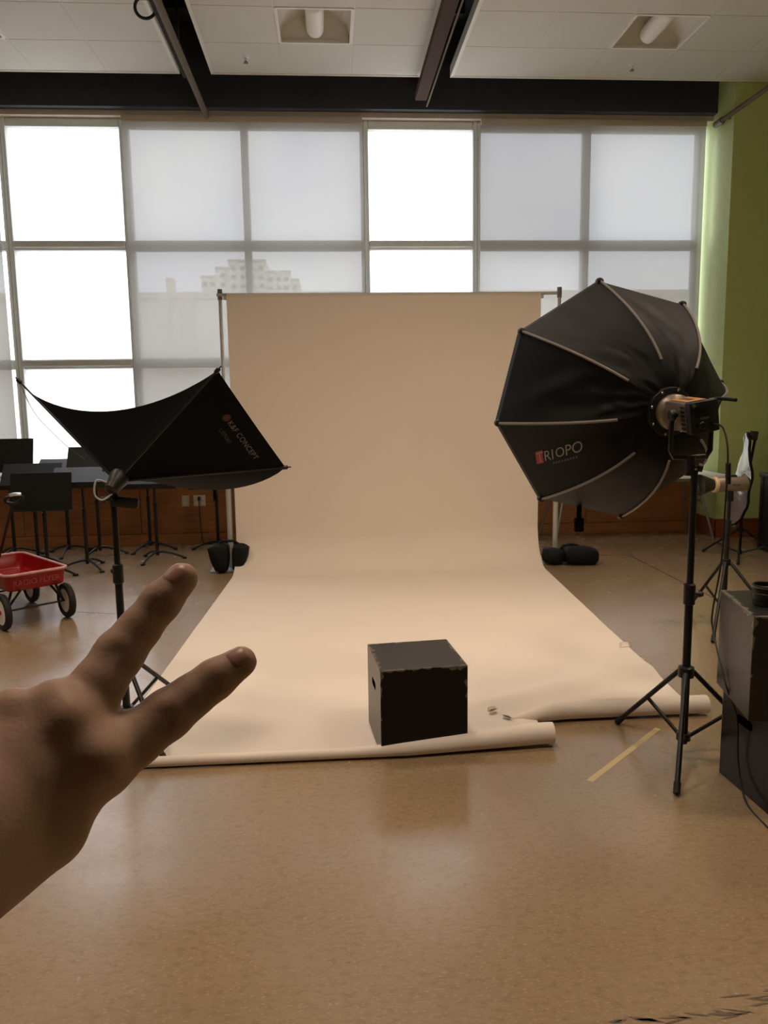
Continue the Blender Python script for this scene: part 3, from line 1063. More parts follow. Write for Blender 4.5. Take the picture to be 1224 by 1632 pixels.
oct_print('printed_letter', 'T', sz, 0.0, 0.0, M['textw'], 0.0035)
oct_print('printed_lettering', 'RI', sz, 0.040, 0.0, M['textw'], 0.0025)
oct_print('printed_letter', 'O', sz * 0.9, 0.103, 0.004, M['textw'], 0.0025)
oct_print('printed_lettering', 'PO', sz, 0.152, 0.002, M['textw'], 0.0025)
# the line of tiny print below the name is too small to read: a row of little grey strokes
tiny = MB()
for k in range(9):
    x0_ = 0.085 + k * 0.0145
    q = [drop(o_txt + ax_x * (x0_ + dx) + ax_y * (-0.022 + dy), nn, trees[5], 0.0025) for dx, dy in ((0, 0), (0.010, 0), (0.010, 0.010), (0, 0.010))]
    tiny.add(q, [(0, 1, 2, 3)])
tiny.build('printed_small_line', M['textgrey'], oct_, smooth=False)

# ---- LED lamp head
led = thing('led_lamp_head', 'grey and black LED lamp head with gold band behind the octagonal softbox', 'lamp', OC + hubp)
LM = axis_mx((0, 0, 0), -on, oy)          # local z backwards, x up, y = z cross x
def led_box(x0, x1, y0, y1, z0, z1, bev, name, material, parent=None):
    b_ = MB().box(x0, x1, y0, y1, z0, z1, bev, LM)
    return b_.build(name, material, parent or led)
MB().lathe([(0.074, 0.022), (0.074, 0.06), (0.062, 0.075), (0.05, 0.078)], 28, LM).build('front_collar', M['ledgrey'], led)
bodyo = led_box(-0.058, 0.058, -0.056, 0.056, 0.07, 0.23, 0.010, 'body', M['ledgrey'])
led_box(0.0585, 0.061, -0.04, 0.04, 0.085, 0.215, 0.001, 'gold_band', M['gold'], bodyo)
led_box(0.061, 0.0618, -0.015, 0.012, 0.10, 0.18, 0.0, 'printed_line', M['textgrey'], bodyo)
for s in (-1, 1):
    for k in range(6):
        x = -0.042 + k * 0.0165
        led_box(x - 0.004, x + 0.004, s * 0.0575 - 0.0012, s * 0.0575 + 0.0012, 0.195, 0.222, 0.0, 'vent_slot', M['blackplastic'], bodyo)
rear = led_box(-0.062, 0.062, -0.06, 0.06, 0.23, 0.268, 0.008, 'rear_panel', M['blackplastic'])
led_box(0.008, 0.045, -0.035, 0.035, 0.2675, 0.2695, 0.001, 'display', M['screen'], rear)
MB().lathe([(0.015, 0.268), (0.015, 0.285), (0.012, 0.288)], 16, LM @ Matrix.Translation((-0.028, 0.022, 0))).build('dial', M['black'], rear)
MB().lathe([(0.007, 0.268), (0.007, 0.276)], 12, LM @ Matrix.Translation((0.05, 0.045, 0))).build('button', M['chrome'], rear)
MB().lathe([(0.010, 0.268), (0.010, 0.274)], 12, LM @ Matrix.Translation((-0.03, -0.03, 0))).build('socket', M['black'], rear)
led_box(-0.008, 0.0, -0.015, 0.02, 0.2685, 0.2692, 0.0, 'printed_mark', M['textgrey'], rear)
hd = MB()
hd.tube([LM @ Vector((0.05, -0.062, 0.20)), LM @ Vector((0.05, -0.10, 0.20)), LM @ Vector((0.05, -0.105, 0.27)), LM @ Vector((0.05, -0.105, 0.31))], 0.007, 8)
hd.build('tilt_lever', M['black'], led)
# yoke
yk = MB()
ctr = LM @ Vector((0, 0, 0.175))
side = Vector(LM.col[1][:3]).normalized()
up = Vector((0, 0, 1))
side = Vector((side.x, side.y, 0)).normalized()
for s in (-1, 1):
    yk.tube([ctr + side * s * 0.062, ctr + side * s * 0.082, ctr + side * s * 0.085 - up * 0.05, ctr + side * s * 0.085 - up * 0.14, ctr + side * s * 0.07 - up * 0.165, ctr - up * 0.168], 0.010, 8)
yk.build('yoke', M['black'], led)
for s in (-1, 1):
    MB().lathe([(0.022, 0.0), (0.024, 0.012), (0.018, 0.02)], 14, axis_mx(ctr + side * s * 0.075, side * s)).build('yoke_knob', M['blackplastic'], led)
hk = MB().tube([ctr - up * 0.16, ctr - up * 0.24], [0.022, 0.018], 12).build('spigot_holder', M['blackplastic'], led)
MB().lathe([(0.006, 0.0), (0.006, 0.03), (0.018, 0.032), (0.016, 0.05)], 10, axis_mx(ctr - up * 0.2 + side * -0.0, CR * 0.8 - CF * 0.3 - Vector((0, 0, 0.2)))).build('clamp_knob', M['blackplastic'], led)

# cable from the lamp head to the floor behind the cubes
def spline(pts, n=8):
    pts = [Vector(p) for p in pts]
    out = []
    for i in range(len(pts) - 1):
        p0, p1, p2, p3 = pts[max(i - 1, 0)], pts[i], pts[i + 1], pts[min(i + 2, len(pts) - 1)]
        for k in range(n):
            t_ = k / n
            out.append(0.5 * ((2 * p1) + (-p0 + p2) * t_ + (2 * p0 - 5 * p1 + 4 * p2 - p3) * t_ ** 2 + (-p0 + 3 * p1 - 3 * p2 + p3) * t_ ** 3))
    out.append(pts[-1])
    return out

# ================================================================== RECTANGULAR SOFTBOX (left)
A, B, C, D = (Vector(p) for p in ((-1.391, 3.70, 1.603), (-0.454, 3.35, 1.627), (-0.207, 3.72, 1.185), (-1.144, 4.07, 1.161)))
AP = Vector((-0.925, 3.47, 1.16))
sbx = thing('rectangular_softbox', 'black rectangular softbox with printed name, tilted upwards, seen from behind', 'softbox', AP)
ctrS = (A + B + C + D) / 4
nS = (ctrS - AP).normalized()
rimP = [A, B, C, D]
sag = [Vector((0.0, 0, -0.135)), Vector((0, 0, -0.005)), Vector((0.02, -0.02, -0.10)), Vector((0.04, 0, -0.05))]
def rim(i, t):
    p = rimP[i].lerp(rimP[(i + 1) % 4], t)
    w = 4 * t * (1 - t)
    if i == 0:
        w = (t ** 0.75 * (1 - t) ** 0.95) * 3.6
    if i == 2:
        w = (t ** 0.9 * (1 - t) ** 1.3) * 4.6
    return p + sag[i] * w
strees = []
for i in range(4):
    def pan_(u, v, i=i):
        q0 = AP + (rimP[i] - AP) * 0.09
        q1 = AP + (rimP[(i + 1) % 4] - AP) * 0.09
        base = q0.lerp(q1, u)
        p = base.lerp(rim(i, u), v)
        inw = 4 * u * (1 - u) * math.sin(v * math.pi) * 0.012
        return p - AP + nS * inw
    g_ = MB().grid(pan_, 22, 14)
    strees.append(tree_of(g_))
    g_.build('side_panel', M['fabric'], sbx)
    MB().tube([AP + (rimP[i] - AP) * s - AP for s in (0.05, 0.5, 1.0, 1.035)], [0.006, 0.005, 0.004, 0.003], 8).build('rod', M['black'], sbx)
    p = rimP[i] - AP
    MB().lathe([(0.003, -0.02), (0.010, -0.012), (0.010, 0.008), (0.003, 0.014)], 8, axis_mx(p, (rimP[i] - AP))).build('corner_cap', M['blackplastic'], sbx)
dfm = MB()
def coons(u, v):
    a0, a1 = rim(0, u), rim(2, 1 - u)
    p = a0.lerp(a1, v)
    c0 = (A + B + C + D) / 4
    p = c0 + (p - c0) * 0.965
    return p + (AP - p) * 0.10 - AP
dfm.grid(coons, 20, 12).build('diffuser', M['diffuser'], sbx)
MB().lathe([(0.02, -0.055), (0.03, -0.05), (0.034, -0.02), (0.045, 0.02), (0.04, 0.04)], 20, axis_mx((0, 0, 0), nS)).build('lamp_socket', M['blackplastic'], sbx)
tl_ = MB().tube([Vector((-0.027, 0.03, -0.10)), Vector((-0.02, 0.02, -0.05)), -nS * 0.05], [0.018, 0.02, 0.016], 12).build('tilt_bracket', M['blackplastic'], sbx)
MB().lathe([(0.007, 0), (0.007, 0.025), (0.018, 0.027), (0.016, 0.045)], 10, axis_mx((-0.03, 0.02, -0.08), (-1, -0.2, 0))).build('knob', M['blackplastic'], tl_)
MB().box(-0.02, 0.10, -0.03, 0.03, -0.11, -0.075, 0.012).build('ballast', M['blackplastic'], sbx, rot=(0.2, 0.15, 0.2))
MB().tube(spline([Vector((-0.02, -0.02, -0.01)), Vector((-0.075, -0.03, 0.01)), Vector((-0.085, -0.04, -0.05)), Vector((-0.055, -0.04, -0.075)), Vector((-0.015, -0.03, -0.05))]), 0.004, 8).build('cord', M['cord_white'], sbx)
MB().tube(spline([A - AP, Vector((-1.32, 3.68, 1.45)) - AP, Vector((-1.19, 3.66, 1.31)) - AP, Vector((-1.10, 3.62, 1.25)) - AP]), 0.0018, 6).build('pull_string', M['cord_grey'], sbx)
MB().box(-0.006, 0.006, -0.002, 0.002, -0.05, 0.0).build('velcro_tab', M['fabric'], sbx, loc=rim(2, 0.40) - AP)
# print, reading from B towards C next to the rim
bc = (C - B)
inward = (AP - (B + C) / 2)
o_s = B.lerp(C, 0.36) + inward * 0.155 - AP
xs_ = bc.normalized(); ys_ = -inward
ysn = (ys_ - xs_ * ys_.dot(xs_)).normalized(); nsn = xs_.cross(ysn)
logo = MB()
def disc(u, v):
    a = u * 2 * math.pi
    p = o_s + xs_ * (0.012 + 0.019 * v * math.cos(a)) + ysn * (0.012 + 0.019 * v * math.sin(a))
    return drop(p, nsn, strees[1], 0.003)
logo.grid(disc, 20, 2).build('printed_logo', mat('dull_red_print', (92, 28, 30), 0.6), sbx)
place_text('printed_logo_mark', 'K', 0.026, o_s, bc, ys_, strees[1], M['textgrey'], sbx, 0.003, 0.006, 1.0, 0, 0.005)
place_text('printed_lettering', 'K&F CONCEPT', 0.036, o_s, bc, ys_, strees[1], M['textk'], sbx, 0.036, 0.0, 1.05, 0, 0.003)
place_text('printed_small_lettering', 'UB9060', 0.028, o_s, bc, ys_, strees[1], M['textgrey'], sbx, 0.045, -0.05, 1.0, 0, 0.003)

# ================================================================== FLASH HEAD
t = thing('flash_head', 'small tan cylindrical flash head with black cone reflector', 'lamp', (2.54, 4.80, 0.93))
fx = Matrix.Rotation(R_(90), 4, 'Y') @ Matrix.Identity(4)
FXM = Matrix.Rotation(R_(4), 4, 'Z') @ Matrix.Rotation(R_(90), 4, 'Y')
MB().lathe([(0.046, -0.10), (0.048, -0.095), (0.048, 0.10), (0.046, 0.105)], 28, FXM).build('body', M['ledgrey'], t)
MB().lathe([(0.049, -0.118), (0.05, -0.115), (0.05, -0.098), (0.048, -0.095)], 28, FXM).build('front_ring', M['tanring'], t)
MB().lathe([(0.036, -0.118), (0.044, -0.14), (0.062, -0.185), (0.068, -0.205), (0.066, -0.206), (0.055, -0.18)], 28, FXM).build('reflector_cone', M['blackplastic'], t)
MB().lathe([(0.046, 0.105), (0.044, 0.118), (0.03, 0.12)], 28, FXM).build('rear_cap', M['blackplastic'], t)
MB().box(-0.03, 0.04, -0.012, 0.012, 0.047, 0.058, 0.003).build('grip', M['blackplastic'], t)
MB().box(-0.02, 0.02, -0.02, 0.02, -0.11, -0.045, 0.005).build('mount', M['blackplastic'], t)
MB().box(-0.012, 0.045, -0.0495, -0.046, -0.006, 0.006, 0.001).build('printed_mark', M['textgrey'], t)

# ================================================================== SILVER REFLECTOR
t = thing('reflector_disc', 'crinkled silver reflector disc seen almost edge-on beside dark case', 'reflector', (3.70, 6.80, 0.735), R_(-13))
t.rotation_euler = (0, R_(7), R_(-20.5))
def rd(u, v, side):
    a = u * 2 * math.pi
    r = 0.40 * v
    x = 0.012 * side + 0.022 * noise.noise(Vector((math.cos(a) * r * 7, math.sin(a) * r * 7, 1.0)))
    return (x + 0.03 * math.sin(a * 2 + 0.7) * v, r * math.cos(a), r * math.sin(a) * 1.04)
MB().grid(lambda u, v: rd(u, v, -1), 48, 10).build('silver_face', M['silver'], t)
MB().grid(lambda u, v: rd(u, v, 1), 48, 10).build('back_face', M['fabric'], t)
MB().tube([Vector(rd(k / 48, 1.0, 0)) for k in range(49)], 0.012, 8, False).build('rim', M['fabric'], t)
MB().tube([(0.05, 0.0, -0.1), (0.055, 0.0, 0.42)], 0.012, 8).build('holder_arm', M['black'], t)
MB().box(0.0, 0.07, -0.025, 0.025, 0.36, 0.44, 0.008).build('clip', M['blackplastic'], t)

# ================================================================== CASE, TABLE
t = thing('road_case', 'dark equipment case with grey lid at the right edge', 'case', (4.57, 6.70, 0), R_(-3))
cbody = MB().box(-0.45, 0.45, -0.55, 0.55, 0.0, 0.70, 0.012).build('body', M['case'], t)
MB().box(-0.46, 0.46, -0.56, 0.56, 0.70, 0.745, 0.012).build('lid', M['casetop'], t)
MB().box(-0.456, -0.445, -0.42, -0.30, 0.58, 0.63, 0.004).build('handle_recess', M['blackplastic'], cbody)
for yy in (-0.5, 0.5):
    MB().box(-0.456, -0.43, yy - 0.03, yy + 0.03, 0.0, 0.70, 0.004).build('corner_strip', M['black'], cbody)

t = thing('folding_table', 'pale folding table with thin grey legs against the window wall', 'table', (3.05, 7.88, 0))
MB().box(-0.92, 0.92, -0.38, 0.38, 0.672, 0.70, 0.008).build('tabletop', M['tabletop'], t)
MB().box(-0.90, 0.90, -0.36, 0.36, 0.642, 0.672, 0.004).build('apron', M['greyleg'], t)
for s in (-1, 1):
    for f in (-1, 1):
        MB().tube(spline([(s * 0.70, f * 0.20, 0.645), (s * 0.72, f * 0.21, 0.45), (s * 0.78, f * 0.27, 0.2), (s * 0.82, f * 0.30, 0.012)]), 0.0125, 10).build('leg', M['greyleg'], t)
    MB().tube([(s * 0.725, -0.215, 0.42), (s * 0.725, 0.215, 0.42)], 0.010, 8).build('crossbar', M['greyleg'], t)

# ================================================================== MUSIC STANDS
def stand_proto():
    t = thing('music_stand', 'x', 'music stand', (0, 0, 0), 0, 'black music stands by the window')
    for k in range(3):
        a = R_(90 + 120 * k)
        c, s = math.cos(a), math.sin(a)
        MB().tube([(c * r, s * r, z) for r, z in ((0.0, 0.085), (0.06, 0.082), (0.14, 0.06), (0.21, 0.032), (0.25, 0.012))], [0.014, 0.013, 0.011, 0.010, 0.011], 8).build('leg', M['black'], t)
        MB().box(-0.02, 0.02, -0.016, 0.016, 0, 0.02, 0.005).build('foot', M['rubber'], t, loc=(c * 0.25, s * 0.25, 0), rot=(0, 0, a))
    return t
proto = stand_proto()
pole_me = MB().tube([(0, 0, 0.05), (0, 0, 0.55)], 0.016, 12).mesh('pole'); pole_me.materials.append(M['black'])
desk_mb = MB()
desk_mb.box(-0.255, 0.255, -0.004, 0.004, 0.0, 0.33, 0.003)
desk_me = desk_mb.mesh('desk', False); desk_me.materials.append(M['desk'])
lip_me = MB().box(-0.25, 0.25, -0.062, 0.0, -0.004, 0.006, 0.002).mesh('shelf', False); lip_me.materials.append(M['desk'])
stands = [  # x, y, base turn, desk centre height, desk tilt back (deg), desk turn (deg), label
    (-2.49, 6.95, 20, 0.745, 8, 2, 'black music stand in front with upright desk above the wagon'),
    (-2.22, 7.18, 85, 0.84, 62, 4, 'black music stand with nearly flat desk beside the softbox stand'),
    (-2.29, 7.83, 20, 0.93, 30, 0, 'black music stand whose desk top shows against the white frosted window'),
    (-1.66, 7.50, 140, 0.80, 55, -5, 'black music stand standing under the rectangular softbox'),
    (-1.84, 8.02, 10, 0.74, 60, 0, 'black music stand at the wall behind the rectangular softbox'),
    (-1.15, 7.98, 70, 0.72, 60, 0, 'black music stand by the left backdrop upright'),
    (-2.62, 7.93, 40, 0.86, 58, 0, 'black music stand with low desk close to the wall'),
    (-3.13, 7.88, 30, 1.005, 14, 0, 'black music stand with the highest desk at the left edge'),
    (-2.74, 7.42, 0, 0.84, 50, 8, 'black music stand between the left-edge stand and the front one'),
]
for i, (x, y, bt, dz, tilt, turn, lab) in enumerate(stands):
    o = proto if i == 0 else copy_tree(proto)
    o.location = (x, y, 0)
    o.rotation_euler = (0, 0, 0)
    # each stand has its own base turn: rotate the leg parts
    for ch in o.children:
        if ch.name.startswith(('leg', 'foot')):
            r0 = Matrix.Rotation(R_(bt), 4, 'Z')
            ch.matrix_local = r0 @ (Matrix.Translation(ch.location) @ Matrix.Rotation(ch.rotation_euler.z, 4, 'Z'))
    tag(o, lab)
for i, (x, y, bt, dz, tilt, turn, lab) in enumerate(stands):
    o = [q for q in bpy.data.objects if q.get('label') == lab][0]
    link('pole', pole_me, o)
    MB().tube([(0, 0, 0.5), (0, 0, dz - 0.02)], 0.0115, 10).build('upper_pole', M['black'], o)
    MB().tube([(0, 0, 0.53), (0, 0, 0.56)], 0.019, 10).build('collar', M['black'], o)
    mxd = Matrix.Translation((0, -0.02, dz)) @ Matrix.Rotation(R_(turn), 4, 'Z') @ Matrix.Rotation(R_(-tilt), 4, 'X') @ Matrix.Translation((0, 0, -0.165))
    d_ = link('desk', desk_me, o); d_.matrix_local = mxd
    l_ = link('shelf', lip_me, d_)
    bk = MB().box(-0.03, 0.03, 0.004, 0.03, 0.13, 0.20, 0.005).build('desk_bracket', M['black'], d_)

# ================================================================== RED WAGON
NN, RR, FF = Vector((-2.122, 5.217, 0)), Vector((-1.796, 5.506, 0)), Vector((-2.382, 6.065, 0))
wx = (RR - NN).normalized(); wy = (FF - RR).normalized()
wang = math.atan2(wx.y, wx.x)
LLc = NN + (FF - RR)
wctr = (NN + RR + FF + LLc) / 4
wg = thing('red_wagon', 'small red metal pull wagon with white-disc wheels at the left edge', 'wagon', (wctr.x, wctr.y, 0), wang)
hwx, hwy = 0.205, 0.40
def rrect(hx, hy, r, z, n=5):
    out = []
    for cx, cy, a0 in ((hx - r, hy - r, 0), (-hx + r, hy - r, 90), (-hx + r, -hy + r, 180), (hx - r, -hy + r, 270)):
        for k in range(n + 1):
            a = R_(a0 + 90 * k / n)
            out.append((cx + r * math.cos(a), cy + r * math.sin(a), z))
    return out
tray = MB()
rings = [rrect(hwx, hwy, 0.05, 0.375), rrect(hwx - 0.012, hwy - 0.012, 0.045, 0.27), rrect(hwx - 0.02, hwy - 0.02, 0.045, 0.262), rrect(hwx - 0.025, hwy - 0.025, 0.045, 0.268), rrect(hwx - 0.017, hwy - 0.017, 0.045, 0.28), rrect(hwx - 0.006, hwy - 0.006, 0.045, 0.375)]
n_ = len(rings[0])
vs = [p for r_ in rings for p in r_]
fs = []
for j in range(len(rings) - 1):
    for k in range(n_):
        a, b_ = j * n_ + k, j * n_ + (k + 1) % n_
        fs.append((a, b_, b_ + n_, a + n_))
tray.add(vs, fs)
tray.add(rrect(hwx - 0.02, hwy - 0.02, 0.045, 0.262), [tuple(range(n_))])
tray.add(rrect(hwx - 0.025, hwy - 0.025, 0.045, 0.268), [tuple(range(n_))])
tray.build('tray', M['red'], wg)
rp = rrect(hwx + 0.006, hwy + 0.006, 0.054, 0.376)
MB().tube([Vector(p) for p in rp + rp[:2]], 0.010, 8, False).build('rolled_rim', M['rimred'], wg)
for yy in (-0.325, 0.30):
    ax = MB().tube([(-0.235, yy, 0.125), (0.235, yy, 0.125)], 0.007, 8).build('axle', M['black'], wg)
    for s in (-1, 1):
        MB().tube([(s * 0.12, yy - 0.07, 0.265), (s * 0.19, yy, 0.135), (s * 0.12, yy + 0.07, 0.265)], 0.009, 8).build('axle_bracket', M['black'], wg)
        wm = Matrix.Translation((s * 0.215, yy, 0.125)) @ Matrix.Rotation(R_(90 * s), 4, 'Y')
        tyre = MB().lathe([(0.085, -0.018), (0.10, -0.024), (0.118, -0.018), (0.125, 0.0), (0.118, 0.018), (0.10, 0.024), (0.085, 0.018)], 32, wm, caps=False)
        wh = tyre.build('wheel', M['rubber'], wg)
        MB().lathe([(0.004, 0.016), (0.03, 0.016), (0.05, 0.010), (0.086, 0.017)], 32, wm, caps=False).build('wheel_disc', M['wheelwhite'], wh)
        MB().lathe([(0.086, -0.012), (0.05, -0.008), (0.004, -0.012)], 32, wm, caps=False).build('wheel_back', M['wheelwhite'], wh)
        MB().lathe([(0.016, 0.014), (0.016, 0.022), (0.010, 0.030), (0.002, 0.032)], 14, wm).build('hubcap', M['hubred'], wh)
# handle swung back over the tray from the front end
inv = Matrix.Rotation(-wang, 4, 'Z')
def wl(p):
    q = inv @ (Vector(p) - Vector((wctr.x, wctr.y, 0)))
    return q
h0 = Vector((0, 0.47, 0.16))
h1 = wl((-2.215, 5.6, 0.81))
MB().tube([h0, h0.lerp(h1, 0.5), h1], 0.010, 8).build('handle', M['black'], wg)
gd = (h1 - h0).normalized()
sd = Vector((1, 0, 0)); sd = (sd - gd * sd.dot(gd)).normalized()
loop = [h1, h1 + gd * 0.02 + sd * 0.045, h1 + gd * 0.06 + sd * 0.055, h1 + gd * 0.085, h1 + gd * 0.06 - sd * 0.055, h1 + gd * 0.02 - sd * 0.045, h1]
MB().tube(spline(loop), 0.011, 8).build('grip_loop', M['black'], wg)
MB().tube([h1 + gd * 0.085 + sd * 0.04, h1 + gd * 0.09, h1 + gd * 0.085 - sd * 0.04], 0.013, 8).build('grip_sleeve', M['chrome'], wg)
MB().tube([Vector((0, 0.28, 0.2)), h0], 0.012, 8).build('tow_bar', M['black'], wg)
# rubbed lettering on the rear panel
place_text('lettering', 'RADIO FLYER', 0.052, (-0.165, -hwy + 0.004, 0.30), (1, 0, 0), (0, 0.08, 1), None, M['textpale'], wg, lift=0.006)

# ================================================================== SMALL THINGS
for k, (x, w, lab) in enumerate(((-1.524, 0.038, 'single cream outlet plate low on the wood wall'), (-1.38, 0.062, 'double cream outlet plate with plugged cable on the wood wall'))):
    t = thing('wall_outlet', lab, 'outlet', (x, 8.35, 0.46), group='cream outlet plates')
    MB().box(-w, w, -0.008, 0, -0.058, 0.058, 0.003).build('plate', M['plate'], t)
    for xx in ([0] if k == 0 else [-0.03, 0.03]):
        for zz in (-0.025, 0.025):
            MB().box(xx - 0.014, xx + 0.014, -0.010, -0.006, zz - 0.014, zz + 0.014, 0.004).build('socket', M['sill'], t)
t = thing('wall_cable', 'black plug cable running down the wood wall from double outlet', 'cable', (-1.38, 8.33, 0.0))
MB().tube(spline([(0.0, 0.0, 0.49), (0, -0.012, 0.47), (0.0, -0.012, 0.3), (0.01, -0.014, 0.12), (0.03, -0.02, 0.006), (0.12, -0.05, 0.006)]), 0.005, 8).build('cord', M['cable'], t)
MB().box(-0.012, 0.012, -0.03, 0.01, 0.465, 0.505, 0.004).build('plug', M['blackplastic'], t)

# masking tape, dark floor seam
def strip(name, p0, p1, w, material, label, cat, z=0.0006):
    p0, p1 = Vector((*p0, 0)), Vector((*p1, 0))
    d = (p1 - p0).normalized()
    s = Vector((-d.y, d.x, 0)) * w / 2
    o = MB().add([p0 - s, p1 - s, p1 + s, p0 + s] + [q + Vector((0, 0, z)) for q in (p0 - s, p1 - s, p1 + s, p0 + s)],
                 [(3, 2, 1, 0), (4, 5, 6, 7), (0, 1, 5, 4), (1, 2, 6, 5), (2, 3, 7, 6), (3, 0, 4, 7)]).build(name, material, smooth=False)
    return tag(o, label, cat)
strip('floor_tape', (0.99, 2.838), (1.46, 3.29), 0.026, M['tape'], 'strip of beige masking tape on the floor near the octagonal softbox stand', 'tape')
strip('floor_seam', (2.46, 7.125), (2.81, 7.132), 0.012, M['seam'], 'short dark floor seam running across near the right sandbag', 'seam')
strip('floor_seam', (2.81, 7.132), (2.825, 5.2), 0.012, M['seam'], 'long dark floor seam running towards the stacked cubes', 'seam')
strip('floor_seam', (-2.0, 5.72), (-1.20, 5.48), 0.006, M['seam'], 'thin dark crack in the floor beside the wagon', 'seam')
# worn patch at lower right corner of the floor
def patch(u, v):
    x = 0.93 + 0.5 * u
    y = 1.66 + 0.07 * v + 0.03 * u + 0.012 * noise.noise(Vector((u * 9, v * 3, 0)))
    return (x, y, 0.0008)
g_ = MB()
for k in range(26):
    x = 0.62 + random.random() * 0.75
    y = 1.655 + 0.06 * max(0, x - 0.8) + random.gauss(0, 0.006) + (random.random() * 0.05 if x > 0.97 else 0)
    a = random.uniform(-0.3, 0.3)
    l, w = random.uniform(0.012, 0.05), random.uniform(0.002, 0.006)
    c, s = math.cos(a), math.sin(a)
    q = [(-l, 0), (-l * 0.3, -w), (l * 0.6, -w * 0.7), (l, 0), (l * 0.4, w), (-l * 0.5, w * 0.8)]
    g_.add([(x + px_ * c - py_ * s, y + px_ * s + py_ * c, 0.0009) for px_, py_ in q], [tuple(range(6))])
o = g_.build('floor_scuffs', M['scuff'], smooth=False)
tag(o, 'dark scuff marks on the floor at the lower right corner', 'scuff marks', kind='stuff')

# lamp cable with inline adapter, hanging from the lamp head past the cubes
lc = thing('power_cable', 'thin black power cable hanging from the lamp head past stacked cubes', 'cable', (0, 0, 0))
P0 = OC + hubp + (LM @ Vector((-0.03, -0.03, 0.274)))
cpts = [P0, P0 + Vector((0.03, -0.02, -0.02)), Vector((1.50, 2.86, 1.27)), Vector((1.52, 2.90, 1.05)), Vector((1.515, 2.90, 0.85)),
        Vector((1.49, 2.9, 0.66)), Vector((1.485, 2.88, 0.58)), Vector((1.462, 2.72, 0.42)), Vector((1.50, 2.70, 0.30)), Vector((1.515, 2.70, 0.12)), Vector((1.50, 2.60, 0.008)), Vector((1.49, 2.40, 0.006))]
MB().tube(spline(cpts), 0.0035, 8).build('cord', M['cable'], lc)
MB().tube([Vector((1.505, 2.863, 1.24)), Vector((1.517, 2.88, 1.16))], 0.010, 10).build('adapter', M['blackplastic'], lc)

